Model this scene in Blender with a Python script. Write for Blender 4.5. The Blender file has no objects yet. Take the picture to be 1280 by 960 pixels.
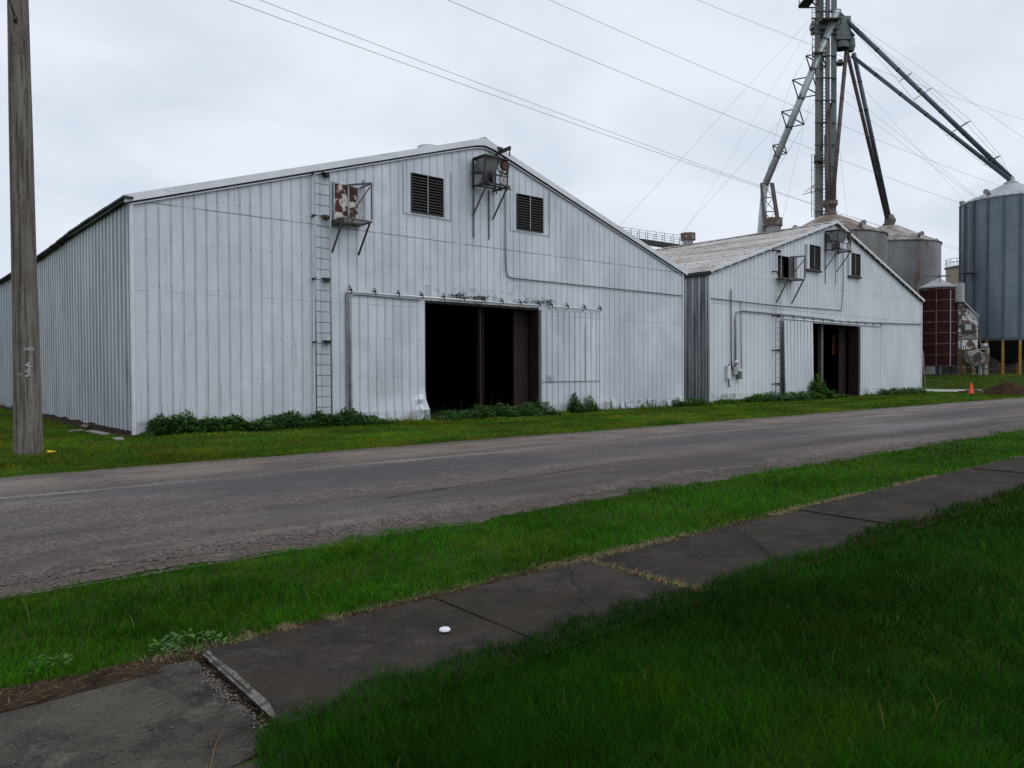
import bpy, math, random
import numpy as np
from mathutils import Vector, Matrix, noise
random.seed(7); RNG = np.random.default_rng(7)
SC = bpy.context.scene; COL = SC.collection
# ------------------------------------------------------------------ camera, sky, sun, exposure
CAM_Z = 1.6; FPX = 953.0
yaw = math.radians(40.7); pitch = math.atan(15.4/FPX); roll = math.radians(0.24)
F0 = Vector((math.sin(yaw), math.cos(yaw), 0)); R0 = Vector((math.cos(yaw), -math.sin(yaw), 0))
F = (F0*math.cos(pitch) - Vector((0, 0, 1))*math.sin(pitch)).normalized()
U0 = R0.cross(F).normalized()
R = (R0*math.cos(roll) - U0*math.sin(roll)).normalized(); U = R.cross(F).normalized()
cam_d = bpy.data.cameras.new('camera'); cam = bpy.data.objects.new('camera', cam_d); COL.objects.link(cam)
m = Matrix((R, U, -F)).transposed().to_4x4(); m.translation = Vector((0, 0, CAM_Z)); cam.matrix_world = m
cam_d.sensor_width = 36; cam_d.lens = 36*FPX/1280; cam_d.clip_end = 6000; cam_d.clip_start = 0.05
SC.camera = cam
SUN_EL, SUN_AZ = 52, 168      # azimuth in degrees from +Y towards +X
w = bpy.data.worlds.new('World'); SC.world = w; w.use_nodes = True
nt = w.node_tree; nt.nodes.clear()
def N(nt, t, **k):
    n = nt.nodes.new(t)
    for a, b in k.items(): setattr(n, a, b)
    return n
sky = N(nt, 'ShaderNodeTexSky', sky_type='NISHITA'); sky.sun_disc = False
sky.sun_elevation = math.radians(SUN_EL); sky.sun_rotation = math.radians(SUN_AZ); sky.dust_density = 2
bg1 = N(nt, 'ShaderNodeBackground'); bg1.inputs[1].default_value = 0.1; nt.links.new(sky.outputs[0], bg1.inputs[0])
tc = N(nt, 'ShaderNodeTexCoord'); sep = N(nt, 'ShaderNodeSeparateXYZ'); nt.links.new(tc.outputs['Generated'], sep.inputs[0])
ad = N(nt, 'ShaderNodeMath', operation='ADD'); ad.inputs[1].default_value = 0.22
mx0 = N(nt, 'ShaderNodeMath', operation='MAXIMUM'); mx0.inputs[1].default_value = 0.0
nt.links.new(sep.outputs[2], mx0.inputs[0]); nt.links.new(mx0.outputs[0], ad.inputs[0])
dv = [N(nt, 'ShaderNodeMath', operation='DIVIDE') for _ in range(2)]
cb = N(nt, 'ShaderNodeCombineXYZ')
for i in range(2):
    nt.links.new(sep.outputs[i], dv[i].inputs[0]); nt.links.new(ad.outputs[0], dv[i].inputs[1]); nt.links.new(dv[i].outputs[0], cb.inputs[i])
n1 = N(nt, 'ShaderNodeTexNoise'); n1.inputs['Scale'].default_value = 1.7; n1.inputs['Detail'].default_value = 6; n1.inputs['Roughness'].default_value = 0.5; n1.inputs['Distortion'].default_value = .4
nt.links.new(cb.outputs[0], n1.inputs['Vector'])
cr = N(nt, 'ShaderNodeValToRGB'); cr.color_ramp.elements[0].position = .38; cr.color_ramp.elements[1].position = .60
cr.color_ramp.elements[0].color = (.715, .775, .885, 1); cr.color_ramp.elements[1].color = (.855, .905, .99, 1)
nt.links.new(n1.outputs[0], cr.inputs[0])
bg2 = N(nt, 'ShaderNodeBackground'); bg2.inputs[1].default_value = 1.0; nt.links.new(cr.outputs[0], bg2.inputs[0])
ms = N(nt, 'ShaderNodeMixShader'); ms.inputs[0].default_value = 0.93
nt.links.new(bg1.outputs[0], ms.inputs[1]); nt.links.new(bg2.outputs[0], ms.inputs[2])
wo = N(nt, 'ShaderNodeOutputWorld'); nt.links.new(ms.outputs[0], wo.inputs[0])
sl = bpy.data.lights.new('sun', 'SUN'); sl.energy = 0.8; sl.angle = math.radians(30); sl.color = (1, .97, .93)
so = bpy.data.objects.new('sun', sl); COL.objects.link(so)
sd = Vector((math.sin(math.radians(SUN_AZ))*math.cos(math.radians(SUN_EL)), math.cos(math.radians(SUN_AZ))*math.cos(math.radians(SUN_EL)), math.sin(math.radians(SUN_EL))))
so.rotation_euler = sd.to_track_quat('Z', 'Y').to_euler(); so.location = (0, -20, 40)
vs = SC.view_settings; vs.view_transform = 'Standard'; vs.look = 'None'; vs.gamma = 1; vs.exposure = 0.0; vs.use_curve_mapping = False
SC.cycles.max_bounces = 6

# ------------------------------------------------------------------ survey helpers: a sight line through a measured picture point
def ray(px, py): return (F + R*((px-640)/FPX) + U*((480-py)/FPX))
EYE = Vector((0, 0, CAM_Z))
def on_y(px, py, Y): d = ray(px, py); return EYE + d*(Y/d.y)
def on_z(px, py, z=0): d = ray(px, py); return EYE + d*((z-CAM_Z)/d.z)
def at_depth(px, py, D): return EYE + ray(px, py)*D
def on_x(px, py, X): d = ray(px, py); return EYE + d*(X/d.x)

# ------------------------------------------------------------------ materials
def mat(name, base, var=None, rough=.6, metal=0, nscale=1.0, stretch=(1, 1, 1), stains=(), bump=0, bscale=20, bstretch=(1,1,1), spec=.4, lo=.35, hi=.65, attr=None, lines=None, coord='Object', damp=None, tracks=()):
    M = bpy.data.materials.new(name); M.use_nodes = True; nt = M.node_tree; L = nt.links.new
    b = nt.nodes['Principled BSDF']; b.inputs['Roughness'].default_value = rough; b.inputs['Metallic'].default_value = metal
    b.inputs['Specular IOR Level'].default_value = spec
    tc = N(nt, 'ShaderNodeTexCoord'); src = tc.outputs[coord]
    def noise_f(scale, st, detail=5, r=.6):
        mp = N(nt, 'ShaderNodeMapping'); mp.inputs['Scale'].default_value = st; L(src, mp.inputs[0])
        t = N(nt, 'ShaderNodeTexNoise'); t.inputs['Scale'].default_value = scale; t.inputs['Detail'].default_value = detail; t.inputs['Roughness'].default_value = r
        L(mp.outputs[0], t.inputs['Vector']); return t.outputs[0]
    def ramp(f, a, c):
        mr = N(nt, 'ShaderNodeMapRange'); mr.inputs[1].default_value = a; mr.inputs[2].default_value = c; L(f, mr.inputs[0]); return mr.outputs[0]
    def mix(f, c1, c2, mode='MIX'):
        mx = N(nt, 'ShaderNodeMix', data_type='RGBA', blend_type=mode)
        if isinstance(f, float): mx.inputs[0].default_value = f
        else: L(f, mx.inputs[0])
        for i, c in ((6, c1), (7, c2)):
            if isinstance(c, tuple): mx.inputs[i].default_value = (*c, 1)
            else: L(c, mx.inputs[i])
        return mx.outputs[2]
    col = base
    if var: col = mix(ramp(noise_f(nscale, stretch), lo, hi), base, var)
    for s in stains:      # (colour, scale, stretch, lo, hi, strength)
        f = ramp(noise_f(s[1], s[2], 6, .65), s[3], s[4])
        mm = N(nt, 'ShaderNodeMath', operation='MULTIPLY'); L(f, mm.inputs[0]); mm.inputs[1].default_value = s[5]
        col = mix(mm.outputs[0], col, s[0])
    for tk in tracks:     # (axis, from, to, feather, colour, noise scale, stretch, lo, hi, strength): worn lengthwise bands
        sp = N(nt, 'ShaderNodeSeparateXYZ'); L(src, sp.inputs[0]); wob = N(nt, 'ShaderNodeMath', operation='MULTIPLY_ADD'); L(noise_f(.5, (.5, 1, 1)), wob.inputs[0]); wob.inputs[1].default_value = .9; L(sp.outputs[tk[0]], wob.inputs[2])
        up_ = ramp(wob.outputs[0], tk[1]+.45-tk[3], tk[1]+.45+tk[3]); dn_ = N(nt, 'ShaderNodeMath', operation='SUBTRACT'); dn_.inputs[0].default_value = 1; L(ramp(wob.outputs[0], tk[2]+.45-tk[3], tk[2]+.45+tk[3]), dn_.inputs[1])
        q = N(nt, 'ShaderNodeMath', operation='MULTIPLY'); L(up_, q.inputs[0]); L(dn_.outputs[0], q.inputs[1]); q2 = N(nt, 'ShaderNodeMath', operation='MULTIPLY'); L(q.outputs[0], q2.inputs[0]); L(ramp(noise_f(tk[5], tk[6]), tk[7], tk[8]), q2.inputs[1])
        q3 = N(nt, 'ShaderNodeMath', operation='MULTIPLY'); L(q2.outputs[0], q3.inputs[0]); q3.inputs[1].default_value = tk[9]; col = mix(q3.outputs[0], col, tk[4])
    if lines:             # (axis, period, offset, halfwidth, colour, strength): laps, seams, rows of fixings, dirt bands, pale stripes, painted rib shade
        sp = N(nt, 'ShaderNodeSeparateXYZ'); L(src, sp.inputs[0])
        for ln in lines:
            def band(ax, per, off, hw):
                a = N(nt, 'ShaderNodeMath', operation='SUBTRACT'); L(sp.outputs[ax], a.inputs[0]); a.inputs[1].default_value = off - per/2
                p = N(nt, 'ShaderNodeMath', operation='FLOORED_MODULO'); L(a.outputs[0], p.inputs[0]); p.inputs[1].default_value = per
                q = N(nt, 'ShaderNodeMath', operation='SUBTRACT'); L(p.outputs[0], q.inputs[0]); q.inputs[1].default_value = per/2
                r_ = N(nt, 'ShaderNodeMath', operation='ABSOLUTE'); L(q.outputs[0], r_.inputs[0])
                c = N(nt, 'ShaderNodeMath', operation='LESS_THAN'); L(r_.outputs[0], c.inputs[0]); c.inputs[1].default_value = hw
                return c.outputs[0]
            f = band(*ln['band'])
            if 'band2' in ln:
                g = band(*ln['band2']); q = N(nt, 'ShaderNodeMath', operation='MULTIPLY'); L(f, q.inputs[0]); L(g, q.inputs[1]); f = q.outputs[0]
            nz = ramp(noise_f(ln.get('ns', 2.0), ln.get('nst', (1, 1, 1))), ln.get('lo', .3), ln.get('hi', .6))
            q = N(nt, 'ShaderNodeMath', operation='MULTIPLY'); L(f, q.inputs[0]); L(nz, q.inputs[1])
            q2 = N(nt, 'ShaderNodeMath', operation='MULTIPLY'); L(q.outputs[0], q2.inputs[0]); q2.inputs[1].default_value = ln['s']
            col = mix(q2.outputs[0], col, ln['c'])
    if attr:
        a = N(nt, 'ShaderNodeAttribute', attribute_name=attr); col = mix(1.0, col, a.outputs['Color'], 'MULTIPLY') if not isinstance(col, tuple) else mix(1.0, col, a.outputs['Color'], 'MULTIPLY')
    if isinstance(col, tuple): b.inputs['Base Color'].default_value = (*col, 1)
    else: L(col, b.inputs['Base Color'])
    if damp:
        mr = N(nt, 'ShaderNodeMapRange'); mr.inputs[1].default_value = damp[2]; mr.inputs[2].default_value = damp[3]; mr.inputs[3].default_value = rough; mr.inputs[4].default_value = damp[4]
        L(noise_f(damp[0], damp[1]), mr.inputs[0]); L(mr.outputs[0], b.inputs['Roughness'])
    if bump:
        bp = N(nt, 'ShaderNodeBump'); bp.inputs['Strength'].default_value = 1; bp.inputs['Distance'].default_value = bump
        L(noise_f(bscale, bstretch, 4), bp.inputs['Height']); L(bp.outputs[0], b.inputs['Normal'])
    return M

dirt = (.09, .085, .08); V = (1, 1, 1)
fac1 = mat('silver_painted_ribbed_metal', (.55, .595, .65), (.70, .735, .785), rough=.45, metal=.15, nscale=.5, stretch=(1, 1, .7),
    stains=[((.47, .50, .545), .45, (1, 1, .8), .44, .62, .6), ((.40, .43, .48), 2.2, (2.5, 1, .25), .52, .70, .3), ((.78, .81, .85), 1.3, (1, 1, .6), .55, .7, .35), ((.15, .15, .15), 9, (1.3, 1, .25), .68, .82, .35), ((.36, .29, .24), 2.6, (4, 1, .14), .60, .68, .55), ((.24, .25, .26), 30, V, .66, .70, .5)],
    bump=.006, bscale=2.2, bstretch=(1.6, 1, .7),
    lines=[dict(band=(0, .305, .022, .010), c=(.07, .08, .095), s=.85, ns=1.5, nst=(3, 1, .5), lo=.2, hi=.55),  # rib shade and gathered dirt, painted as a dark line beside each rib
           dict(band=(2, 50, .10, .26), c=(.26, .25, .22), s=.75, ns=2.2, lo=.42, hi=.62), dict(band=(2, 50, 4.28, .22), band2=(0, 500, 11.8, 2.9), c=(.33, .35, .38), s=.7, ns=2.5, lo=.50, hi=.60),
           dict(band=(2, 50, 6.0, .016), c=(.10, .105, .11), s=.7, ns=1.2, lo=.25, hi=.5),
           dict(band=(2, 50, 3.72, .012), c=(.10, .105, .11), s=.5, ns=1.2, lo=.35, hi=.6),
           dict(band=(2, 1.2, .25, .022), band2=(0, .1525, .0, .016), c=(.12, .12, .12), s=.7, ns=3, lo=.45, hi=.6)])
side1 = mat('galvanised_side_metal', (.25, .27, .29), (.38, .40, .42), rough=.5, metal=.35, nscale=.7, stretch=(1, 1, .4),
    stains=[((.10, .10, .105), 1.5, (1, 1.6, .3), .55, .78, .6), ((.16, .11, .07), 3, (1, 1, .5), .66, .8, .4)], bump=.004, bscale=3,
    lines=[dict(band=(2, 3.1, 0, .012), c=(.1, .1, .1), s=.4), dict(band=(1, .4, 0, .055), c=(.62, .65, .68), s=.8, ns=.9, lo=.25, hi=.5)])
fac2 = mat('white_painted_ribbed_metal', (.58, .615, .66), (.71, .74, .77), rough=.5, metal=.1, nscale=.5, stretch=(1, 1, .6),
    stains=[((.42, .45, .49), 2.0, (3, 1, .2), .52, .70, .35), ((.16, .16, .16), 8, (1.3, 1, .2), .67, .8, .4)], bump=.004, bscale=2.5,
    lines=[dict(band=(0, .36, .06, .022), c=(.22, .24, .26), s=.6, ns=1.5, nst=(3, 1, .5), lo=.15, hi=.5),  # one edge of each rib painted dark, for its shade and dirt
           dict(band=(2, 50, .10, .35), c=(.26, .25, .22), s=.75, ns=1.6, lo=.42, hi=.62),
           dict(band=(2, 50, 4.9, .02), c=(.12, .12, .13), s=.6), dict(band=(2, 50, 6.4, .016), c=(.12, .12, .13), s=.4)])
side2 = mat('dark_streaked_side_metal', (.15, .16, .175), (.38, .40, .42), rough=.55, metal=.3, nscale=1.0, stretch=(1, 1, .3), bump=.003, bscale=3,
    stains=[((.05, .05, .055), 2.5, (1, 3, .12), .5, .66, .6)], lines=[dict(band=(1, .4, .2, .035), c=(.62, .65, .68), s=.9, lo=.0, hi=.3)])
roof_rust = mat('rust_streaked_roof', (.52, .51, .51), (.38, .37, .355), rough=.6, metal=.2, nscale=2, stretch=(1, .4, 1),
    stains=[((.20, .125, .085), .42, (2.2, .22, 1), .50, .60, .7), ((.30, .22, .15), .9, (1.6, .25, 1), .53, .62, .7), ((.12, .055, .035), 1.3, (1.8, .3, 1), .57, .63, .7), ((.62, .62, .61), 3, (1, .6, 1), .62, .7, .6), ((.12, .10, .09), 6, (.4, 2, 1), .66, .74, .5)], bump=.01, bscale=3)
roof_grey = mat('grey_metal_roof', (.48, .50, .52), (.58, .60, .62), rough=.5, metal=.3, nscale=1, bump=.004)
trim_light = mat('pale_trim_metal', (.60, .62, .65), (.72, .74, .76), rough=.45, metal=.2, nscale=2, stains=[((.2, .2, .2), 5, V, .6, .8, .5)])
trim_dark = mat('dark_fascia_and_gap_shade', (.020, .020, .022), (.045, .045, .045), rough=.7, nscale=3)  # fascia colour, also painted in as shade at gaps
dark_in = mat('dark_interior', (.025, .020, .018), (.04, .03, .025), rough=.9, nscale=2, stretch=(3, 3, .5))  # dark colour stands in for the unlit interior
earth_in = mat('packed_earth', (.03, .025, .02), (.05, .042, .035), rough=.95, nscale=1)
oxide = mat('red_oxide_steel', (.014, .0055, .005), (.024, .009, .008), rough=.7, nscale=3, stains=[((.03, .02, .02), 4, (1, 1, .3), .5, .7, .7)])
old_steel = mat('weathered_steel', (.10, .10, .105), (.17, .16, .155), rough=.6, metal=.5, nscale=6, stains=[((.11, .05, .03), 7, V, .55, .7, .7)])
black_steel = mat('blackened_steel', (.035, .035, .038), (.06, .05, .05), rough=.6, metal=.3, nscale=5)
grey_pipe = mat('grey_pipe', (.40, .42, .45), (.28, .29, .31), rough=.45, metal=.4, nscale=4)
louver_m = mat('louver_metal', (.022, .023, .027), (.045, .047, .05), rough=.6, metal=.2, nscale=5)
peel = mat('peeling_cream_over_rust', (.50, .46, .38), (.62, .60, .55), rough=.7, nscale=4, stains=[((.055, .016, .012), 3.6, (1, 1, 1), .45, .49, 1.0), ((.20, .12, .04), 5, V, .6, .66, .8)])
rust_m = mat('rust', (.075, .042, .034), (.15, .115, .10), rough=.85, nscale=5, stains=[((.4, .37, .34), 4, V, .56, .62, .8)])
drum_m = mat('dull_galvanised_drum', (.24, .245, .25), (.34, .35, .36), rough=.45, metal=.4, nscale=5, stains=[((.06, .05, .05), 6, V, .52, .7, .8)])
pale_m = mat('pale_cast_metal', (.42, .43, .44), (.3, .3, .3), rough=.5, metal=.3, nscale=6)
wood_pole = mat('weathered_pole_wood', (.125, .110, .094), (.20, .18, .155), rough=.9, nscale=6, stretch=(2.5, 2.5, .12),
    stains=[((.03, .025, .022), 9, (2.2, 2.2, .06), .50, .60, .9), ((.26, .235, .20), 7, (2.5, 2.5, .08), .55, .66, .6), ((.06, .04, .03), 2, (1, 1, .5), .5, .65, .5)], bump=.012, bscale=14, bstretch=(1.6, 1.6, .07))
tin = mat('bright_tin', (.55, .55, .54), rough=.4, metal=.6)
asphalt = mat('old_asphalt', (.070, .050, .044), (.118, .088, .077), rough=.75, damp=(.30, (.22, 1.2, 1), .52, .62, .42), tracks=((1, 9.2, 11.2, .25, (.045, .048, .056), .45, (.3, 1.2, 1), .42, .56, .75), (1, 11.25, 11.45, .05, (.26, .235, .21), .8, (.2, 1, 1), .42, .6, .7), (1, 11.95, 13.6, .25, (.20, .16, .128), 1.2, (.5, 1, 1), .40, .56, .7), (1, 6.9, 8.6, .4, (.040, .028, .026), .45, (.35, 1.2, 1), .42, .54, .85), (1, 6.3, 7.3, .15, (.16, .125, .10), 5, (.6, 1, 1), .48, .6, .6)), nscale=.55, stretch=(.45, 1, 1), spec=.42,
    stains=[((.045, .035, .034), .35, (.40, 1.6, 1), .47, .56, .85), ((.17, .130, .108), .7, (.4, 1.6, 1), .52, .62, .7), ((.040, .033, .033), 2.5, (.7, 1.5, 1), .57, .63, .8), ((.15, .105, .085), 8, (1, 1.2, 1), .50, .62, .6), ((.05, .045, .045), 1.1, (.12, 5, 1), .60, .63, .8), ((.27, .225, .19), 26, V, .56, .62, .85), ((.014, .011, .011), 22, V, .55, .62, .85)], bump=.012, bscale=55)
gravel_m = mat('gravel_shoulder', (.080, .060, .050), (.14, .11, .092), rough=.9, nscale=3, stretch=(.4, 1, 1),
    stains=[((.24, .21, .18), 70, V, .59, .66, .8), ((.05, .045, .04), 55, V, .56, .66, .8), ((.05, .07, .02), 1.8, (.5, 1, 1), .55, .64, .7)], bump=.015, bscale=50)
stone_m = mat('loose_stone', (.075, .062, .053), (.17, .15, .13), rough=.85, nscale=25)
conc_m = mat('dark_weathered_concrete', (.024, .0185, .015), (.044, .036, .029), rough=.95, spec=.15, nscale=1.3,
    stains=[((.014, .012, .012), 2.4, V, .48, .60, .75), ((.085, .078, .070), 5, (1, 1.6, 1), .56, .68, .5), ((.035, .028, .016), 1.1, V, .52, .62, .6), ((.12, .105, .09), 95, V, .55, .66, .6), ((.010, .009, .008), 70, V, .54, .64, .7), ((.07, .06, .05), 28, (1, 1.4, 1), .56, .66, .5)], bump=.008, bscale=70)
conc_l = mat('pale_weathered_concrete', (.078, .070, .056), (.050, .043, .036), rough=.95, spec=.15, nscale=1.6,
    stains=[((.024, .018, .016), 1.9, (1, 1, 1), .46, .60, .9), ((.13, .12, .10), 4, V, .57, .68, .6), ((.20, .18, .15), 90, V, .56, .66, .6), ((.02, .018, .017), 60, V, .56, .66, .7), ((.016, .013, .012), 9, V, .62, .68, .8)], bump=.010, bscale=50)
conc_edge = mat('scraped_concrete_edge', (.17, .16, .14), (.06, .052, .044), rough=.95, spec=.1, nscale=16, lo=.42, hi=.62, bump=.006, bscale=40)
soil_m = mat('dark_soil_and_straw', (.018, .011, .007), (.040, .027, .016), rough=.95, spec=.08, nscale=6, stains=[((.17, .12, .065), 22, (1, 3, 1), .55, .66, .7)], bump=.02, bscale=30)
side_st = mat('pale_gravel_street', (.33, .32, .30), (.42, .41, .38), rough=.9, nscale=1, bump=.01, bscale=20)
ground_m = mat('grassy_ground', (.018, .038, .004), (.036, .066, .007), rough=.95, nscale=1.1, spec=.1,
    stains=[((.055, .066, .016), 1.6, (.35, 1.2, 1), .52, .68, .6), ((.022, .048, .007), 3, (.6, 1, 1), .52, .66, .8), ((.070, .055, .030), 4, (.4, 1.5, 1), .64, .72, .5)], bump=.05, bscale=9)
def leaf_mat(name, c, rough=.6, trans=.25, spec=.25):
    M = bpy.data.materials.new(name); M.use_nodes = True; nt = M.node_tree; L = nt.links.new
    b = nt.nodes['Principled BSDF']; b.inputs['Roughness'].default_value = rough; b.inputs['Specular IOR Level'].default_value = spec
    a = N(nt, 'ShaderNodeAttribute', attribute_name='tint'); mx = N(nt, 'ShaderNodeMix', data_type='RGBA', blend_type='MULTIPLY'); mx.inputs[0].default_value = 1
    mx.inputs[6].default_value = (*c, 1); L(a.outputs['Color'], mx.inputs[7]); L(mx.outputs[2], b.inputs['Base Color'])
    t = N(nt, 'ShaderNodeBsdfTranslucent'); L(mx.outputs[2], t.inputs[0]); ms = N(nt, 'ShaderNodeMixShader'); ms.inputs[0].default_value = trans
    L(b.outputs[0], ms.inputs[1]); L(t.outputs[0], ms.inputs[2]); L(ms.outputs[0], nt.nodes['Material Output'].inputs[0]); return M
blade_near = leaf_mat('deep_green_lawn_blade', (.0135, .066, .0025), spec=.05)
blade_strip = leaf_mat('green_verge_blade', (.034, .140, .004), spec=.06)
blade_far = leaf_mat('yellow_green_short_blade', (.092, .172, .012), spec=.06)
straw_m = leaf_mat('dead_straw', (.36, .27, .15), trans=.1)
leaf_m = leaf_mat('dark_weed_leaf', (.050, .125, .030), rough=.55, spec=.2)
leaf_l = leaf_mat('bright_weed_leaf', (.045, .125, .014), rough=.5)
stem_m = mat('green_stem', (.06, .07, .03), rough=.8)
yellow_m = mat('yellow_petal', (.65, .50, .02), rough=.6)

# ------------------------------------------------------------------ object helpers
def tag(o, label=None, cat=None, group=None, kind=None):
    if label: o['label'] = label
    if cat: o['category'] = cat
    if group: o['group'] = group
    if kind: o['kind'] = kind
    return o
def thing(name, label, cat, loc=(0, 0, 0), group=None):
    o = bpy.data.objects.new(name, None); o.empty_display_size = .3; o.location = loc; COL.objects.link(o); return tag(o, label, cat, group)
def wloc(o):
    v = Vector((0, 0, 0))
    while o: v += o.location; o = o.parent
    return v
class MB:
    """collects faces in world coordinates; build() links them as one mesh object"""
    def __init__(s): s.v = []; s.f = []; s.sm = []
    def quad(s, a, b, c, d, sm=False):
        i = len(s.v); s.v += [tuple(a), tuple(b), tuple(c), tuple(d)]; s.f.append((i, i+1, i+2, i+3)); s.sm.append(sm); return s
    def poly(s, pts, sm=False):
        i = len(s.v); s.v += [tuple(p) for p in pts]; s.f.append(tuple(range(i, i+len(pts)))); s.sm.append(sm); return s
    def box(s, x0, x1, y0, y1, z0, z1):
        return s.obox(Vector(((x0+x1)/2, (y0+y1)/2, (z0+z1)/2)), Vector((1, 0, 0)), Vector((0, 1, 0)), Vector((0, 0, 1)), abs(x1-x0)/2, abs(y1-y0)/2, abs(z1-z0)/2)
    def obox(s, c, ax, ay, az, hx, hy, hz):
        i = len(s.v)
        for sx in (-1, 1):
            for sy in (-1, 1):
                for sz in (-1, 1): s.v.append(tuple(c + ax*hx*sx + ay*hy*sy + az*hz*sz))
        for f in ((0, 1, 3, 2), (4, 6, 7, 5), (0, 4, 5, 1), (2, 3, 7, 6), (0, 2, 6, 4), (1, 5, 7, 3)): s.f.append(tuple(i+k for k in f)); s.sm.append(False)
        return s
    def bar(s, p, q, w, h=None, up=(0, 0, 1)):
        p = Vector(p); q = Vector(q); h = h or w; d = q-p; l = d.length; d.normalize(); u = Vector(up)
        if abs(d.dot(u)) > .98: u = Vector((0, 1, 0))
        a = d.cross(u).normalized(); b = a.cross(d).normalized()
        return s.obox((p+q)/2, d, a, b, l/2, w/2, h/2)
    def tube(s, pts, r, n=8, cap=True):
        pts = [Vector(p) for p in pts]; rs = r if isinstance(r, (list, tuple)) else [r]*len(pts)
        rings = []; prev = None
        for k, p in enumerate(pts):
            d = (pts[min(k+1, len(pts)-1)] - pts[max(k-1, 0)]).normalized()
            u = prev if prev is not None else (Vector((0, 0, 1)) if abs(d.z) < .9 else Vector((0, 1, 0)))
            a = (u - d*u.dot(d)).normalized(); b = d.cross(a); prev = a
            i = len(s.v); rings.append(i)
            for j in range(n):
                t = 2*math.pi*j/n; s.v.append(tuple(p + (a*math.cos(t) + b*math.sin(t))*rs[k]))
        for k in range(len(pts)-1):
            for j in range(n):
                s.f.append((rings[k]+j, rings[k]+(j+1) % n, rings[k+1]+(j+1) % n, rings[k+1]+j)); s.sm.append(True)
        if cap: s.f.append(tuple(rings[0]+j for j in reversed(range(n)))); s.sm.append(False); s.f.append(tuple(rings[-1]+j for j in range(n))); s.sm.append(False)
        return s
    def lathe(s, c, prof, n=32, smooth=True, a0=0):
        c = Vector(c); rows = []
        for r, z in prof:
            rows.append(len(s.v))
            for j in range(n): t = a0+2*math.pi*j/n; s.v.append((c.x+r*math.cos(t), c.y+r*math.sin(t), c.z+z))
        for k in range(len(prof)-1):
            for j in range(n): s.f.append((rows[k]+j, rows[k]+(j+1) % n, rows[k+1]+(j+1) % n, rows[k+1]+j)); s.sm.append(smooth)
        return s
    def build_each(s, name, material, parent, per=1):
        comp = list(range(len(s.v)))
        def fd(a):
            while comp[a] != a: comp[a] = comp[comp[a]]; a = comp[a]
            return a
        for f in s.f:
            for k in f[1:]: comp[fd(k)] = fd(f[0])
        order = []; gr = {}
        for f, sm in zip(s.f, s.sm):
            k = fd(f[0])
            if k not in gr: gr[k] = []; order.append(k)
            gr[k].append((f, sm))
        out = []
        for i in range(0, len(order), per):
            m = MB()
            for k in order[i:i+per]:
                ids = sorted({a for f, _ in gr[k] for a in f}); mp = {a: len(m.v)+j for j, a in enumerate(ids)}; m.v += [s.v[a] for a in ids]
                for f, sm in gr[k]: m.f.append(tuple(mp[a] for a in f)); m.sm.append(sm)
            out.append(m.build(name, material, parent))
        return out
    def build(s, name, material, parent=None, label=None):
        me = bpy.data.meshes.new(name); off = wloc(parent) if parent else Vector((0, 0, 0))
        me.from_pydata([(v[0]-off.x, v[1]-off.y, v[2]-off.z) for v in s.v], [], s.f); me.polygons.foreach_set('use_smooth', s.sm)
        me.materials.append(material); me.update()
        o = bpy.data.objects.new(name, me); COL.objects.link(o); o.parent = parent
        if label: o['label'] = label
        return o
def copy_tree(o, parent=None):
    c = o.copy(); COL.objects.link(c); c.parent = parent
    for ch in list(o.children): copy_tree(ch, c)
    return c
def nz(x, y=0, z=0): return noise.noise(Vector((x, y, z)))
def smooth(a, b, x): t = min(1, max(0, (x-a)/(b-a))); return t*t*(3-2*t)
def np_noise(x, y, seed=0):
    xi = np.floor(x).astype(np.int64); yi = np.floor(y).astype(np.int64); fx = x-xi; fy = y-yi; fx = fx*fx*(3-2*fx); fy = fy*fy*(3-2*fy)
    def h(a, b):
        n = (a*374761393 + b*668265263 + seed*982451653) & 0x7fffffff; n = ((n ^ (n >> 13))*1274126177) & 0x7fffffff; return ((n ^ (n >> 16)) & 0xffff)/65535.0
    return (h(xi, yi)*(1-fx)+h(xi+1, yi)*fx)*(1-fy) + (h(xi, yi+1)*(1-fx)+h(xi+1, yi+1)*fx)*fy

# ------------------------------------------------------------------ layout numbers (metres; X along the barns' fronts, Y away from the street)
YF1 = 21.05; X1a, X1b = 5.39, 28.24; EAVE1 = 6.12; RIDGE1 = 9.75; L1 = 41
YF2 = 21.8; X2a = on_y(887, 460, YF2).x; X2b = on_y(1151, 460, YF2).x; EAVE2 = 6.47; RIDGE2 = 10.35; L2 = 38
ROAD0, ROAD1 = 6.75, 13.75; WALK0, WALK1 = 3.20, 4.35
def gz(x, y):
    return 1.15*smooth(61.5, 71, x)*smooth(14.5, 19, y) + .04*nz(x*.3, y*.3)*smooth(14.5, 17, y) 

# ------------------------------------------------------------------ ground sheet
def grid_sheet(name, xs, ys, zf, material, skip=None):
    v = []; f = []; nx = len(xs)
    for y in ys:
        for x in xs: v.append((x, y, zf(x, y)))
    for j in range(len(ys)-1):
        for i in range(nx-1):
            a = j*nx+i; f.append((a, a+1, a+nx+1, a+nx))
    me = bpy.data.meshes.new(name); me.from_pydata(v, [], f); me.polygons.foreach_set('use_smooth', [True]*len(f)); me.materials.append(material)
    o = bpy.data.objects.new(name, me); COL.objects.link(o); tag(o, kind='structure'); return o
def spread(a, b, n): return [a+(b-a)*i/n for i in range(n+1)]
xs = [-1500, -400, -120] + spread(-60, 100, 200) + [140, 300, 800, 2500]
ys = [-1500, -300, -60] + spread(-20, 60, 100) + [90, 160, 500, 2500]
ys = sorted(ys+[6.72, 6.95, 13.5, 13.72])
def zground(x, y):
    z = gz(x, y)
    if 6.94 < y < 13.51: z -= .03
    if y < 3.1: z += .03
    return z
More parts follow.
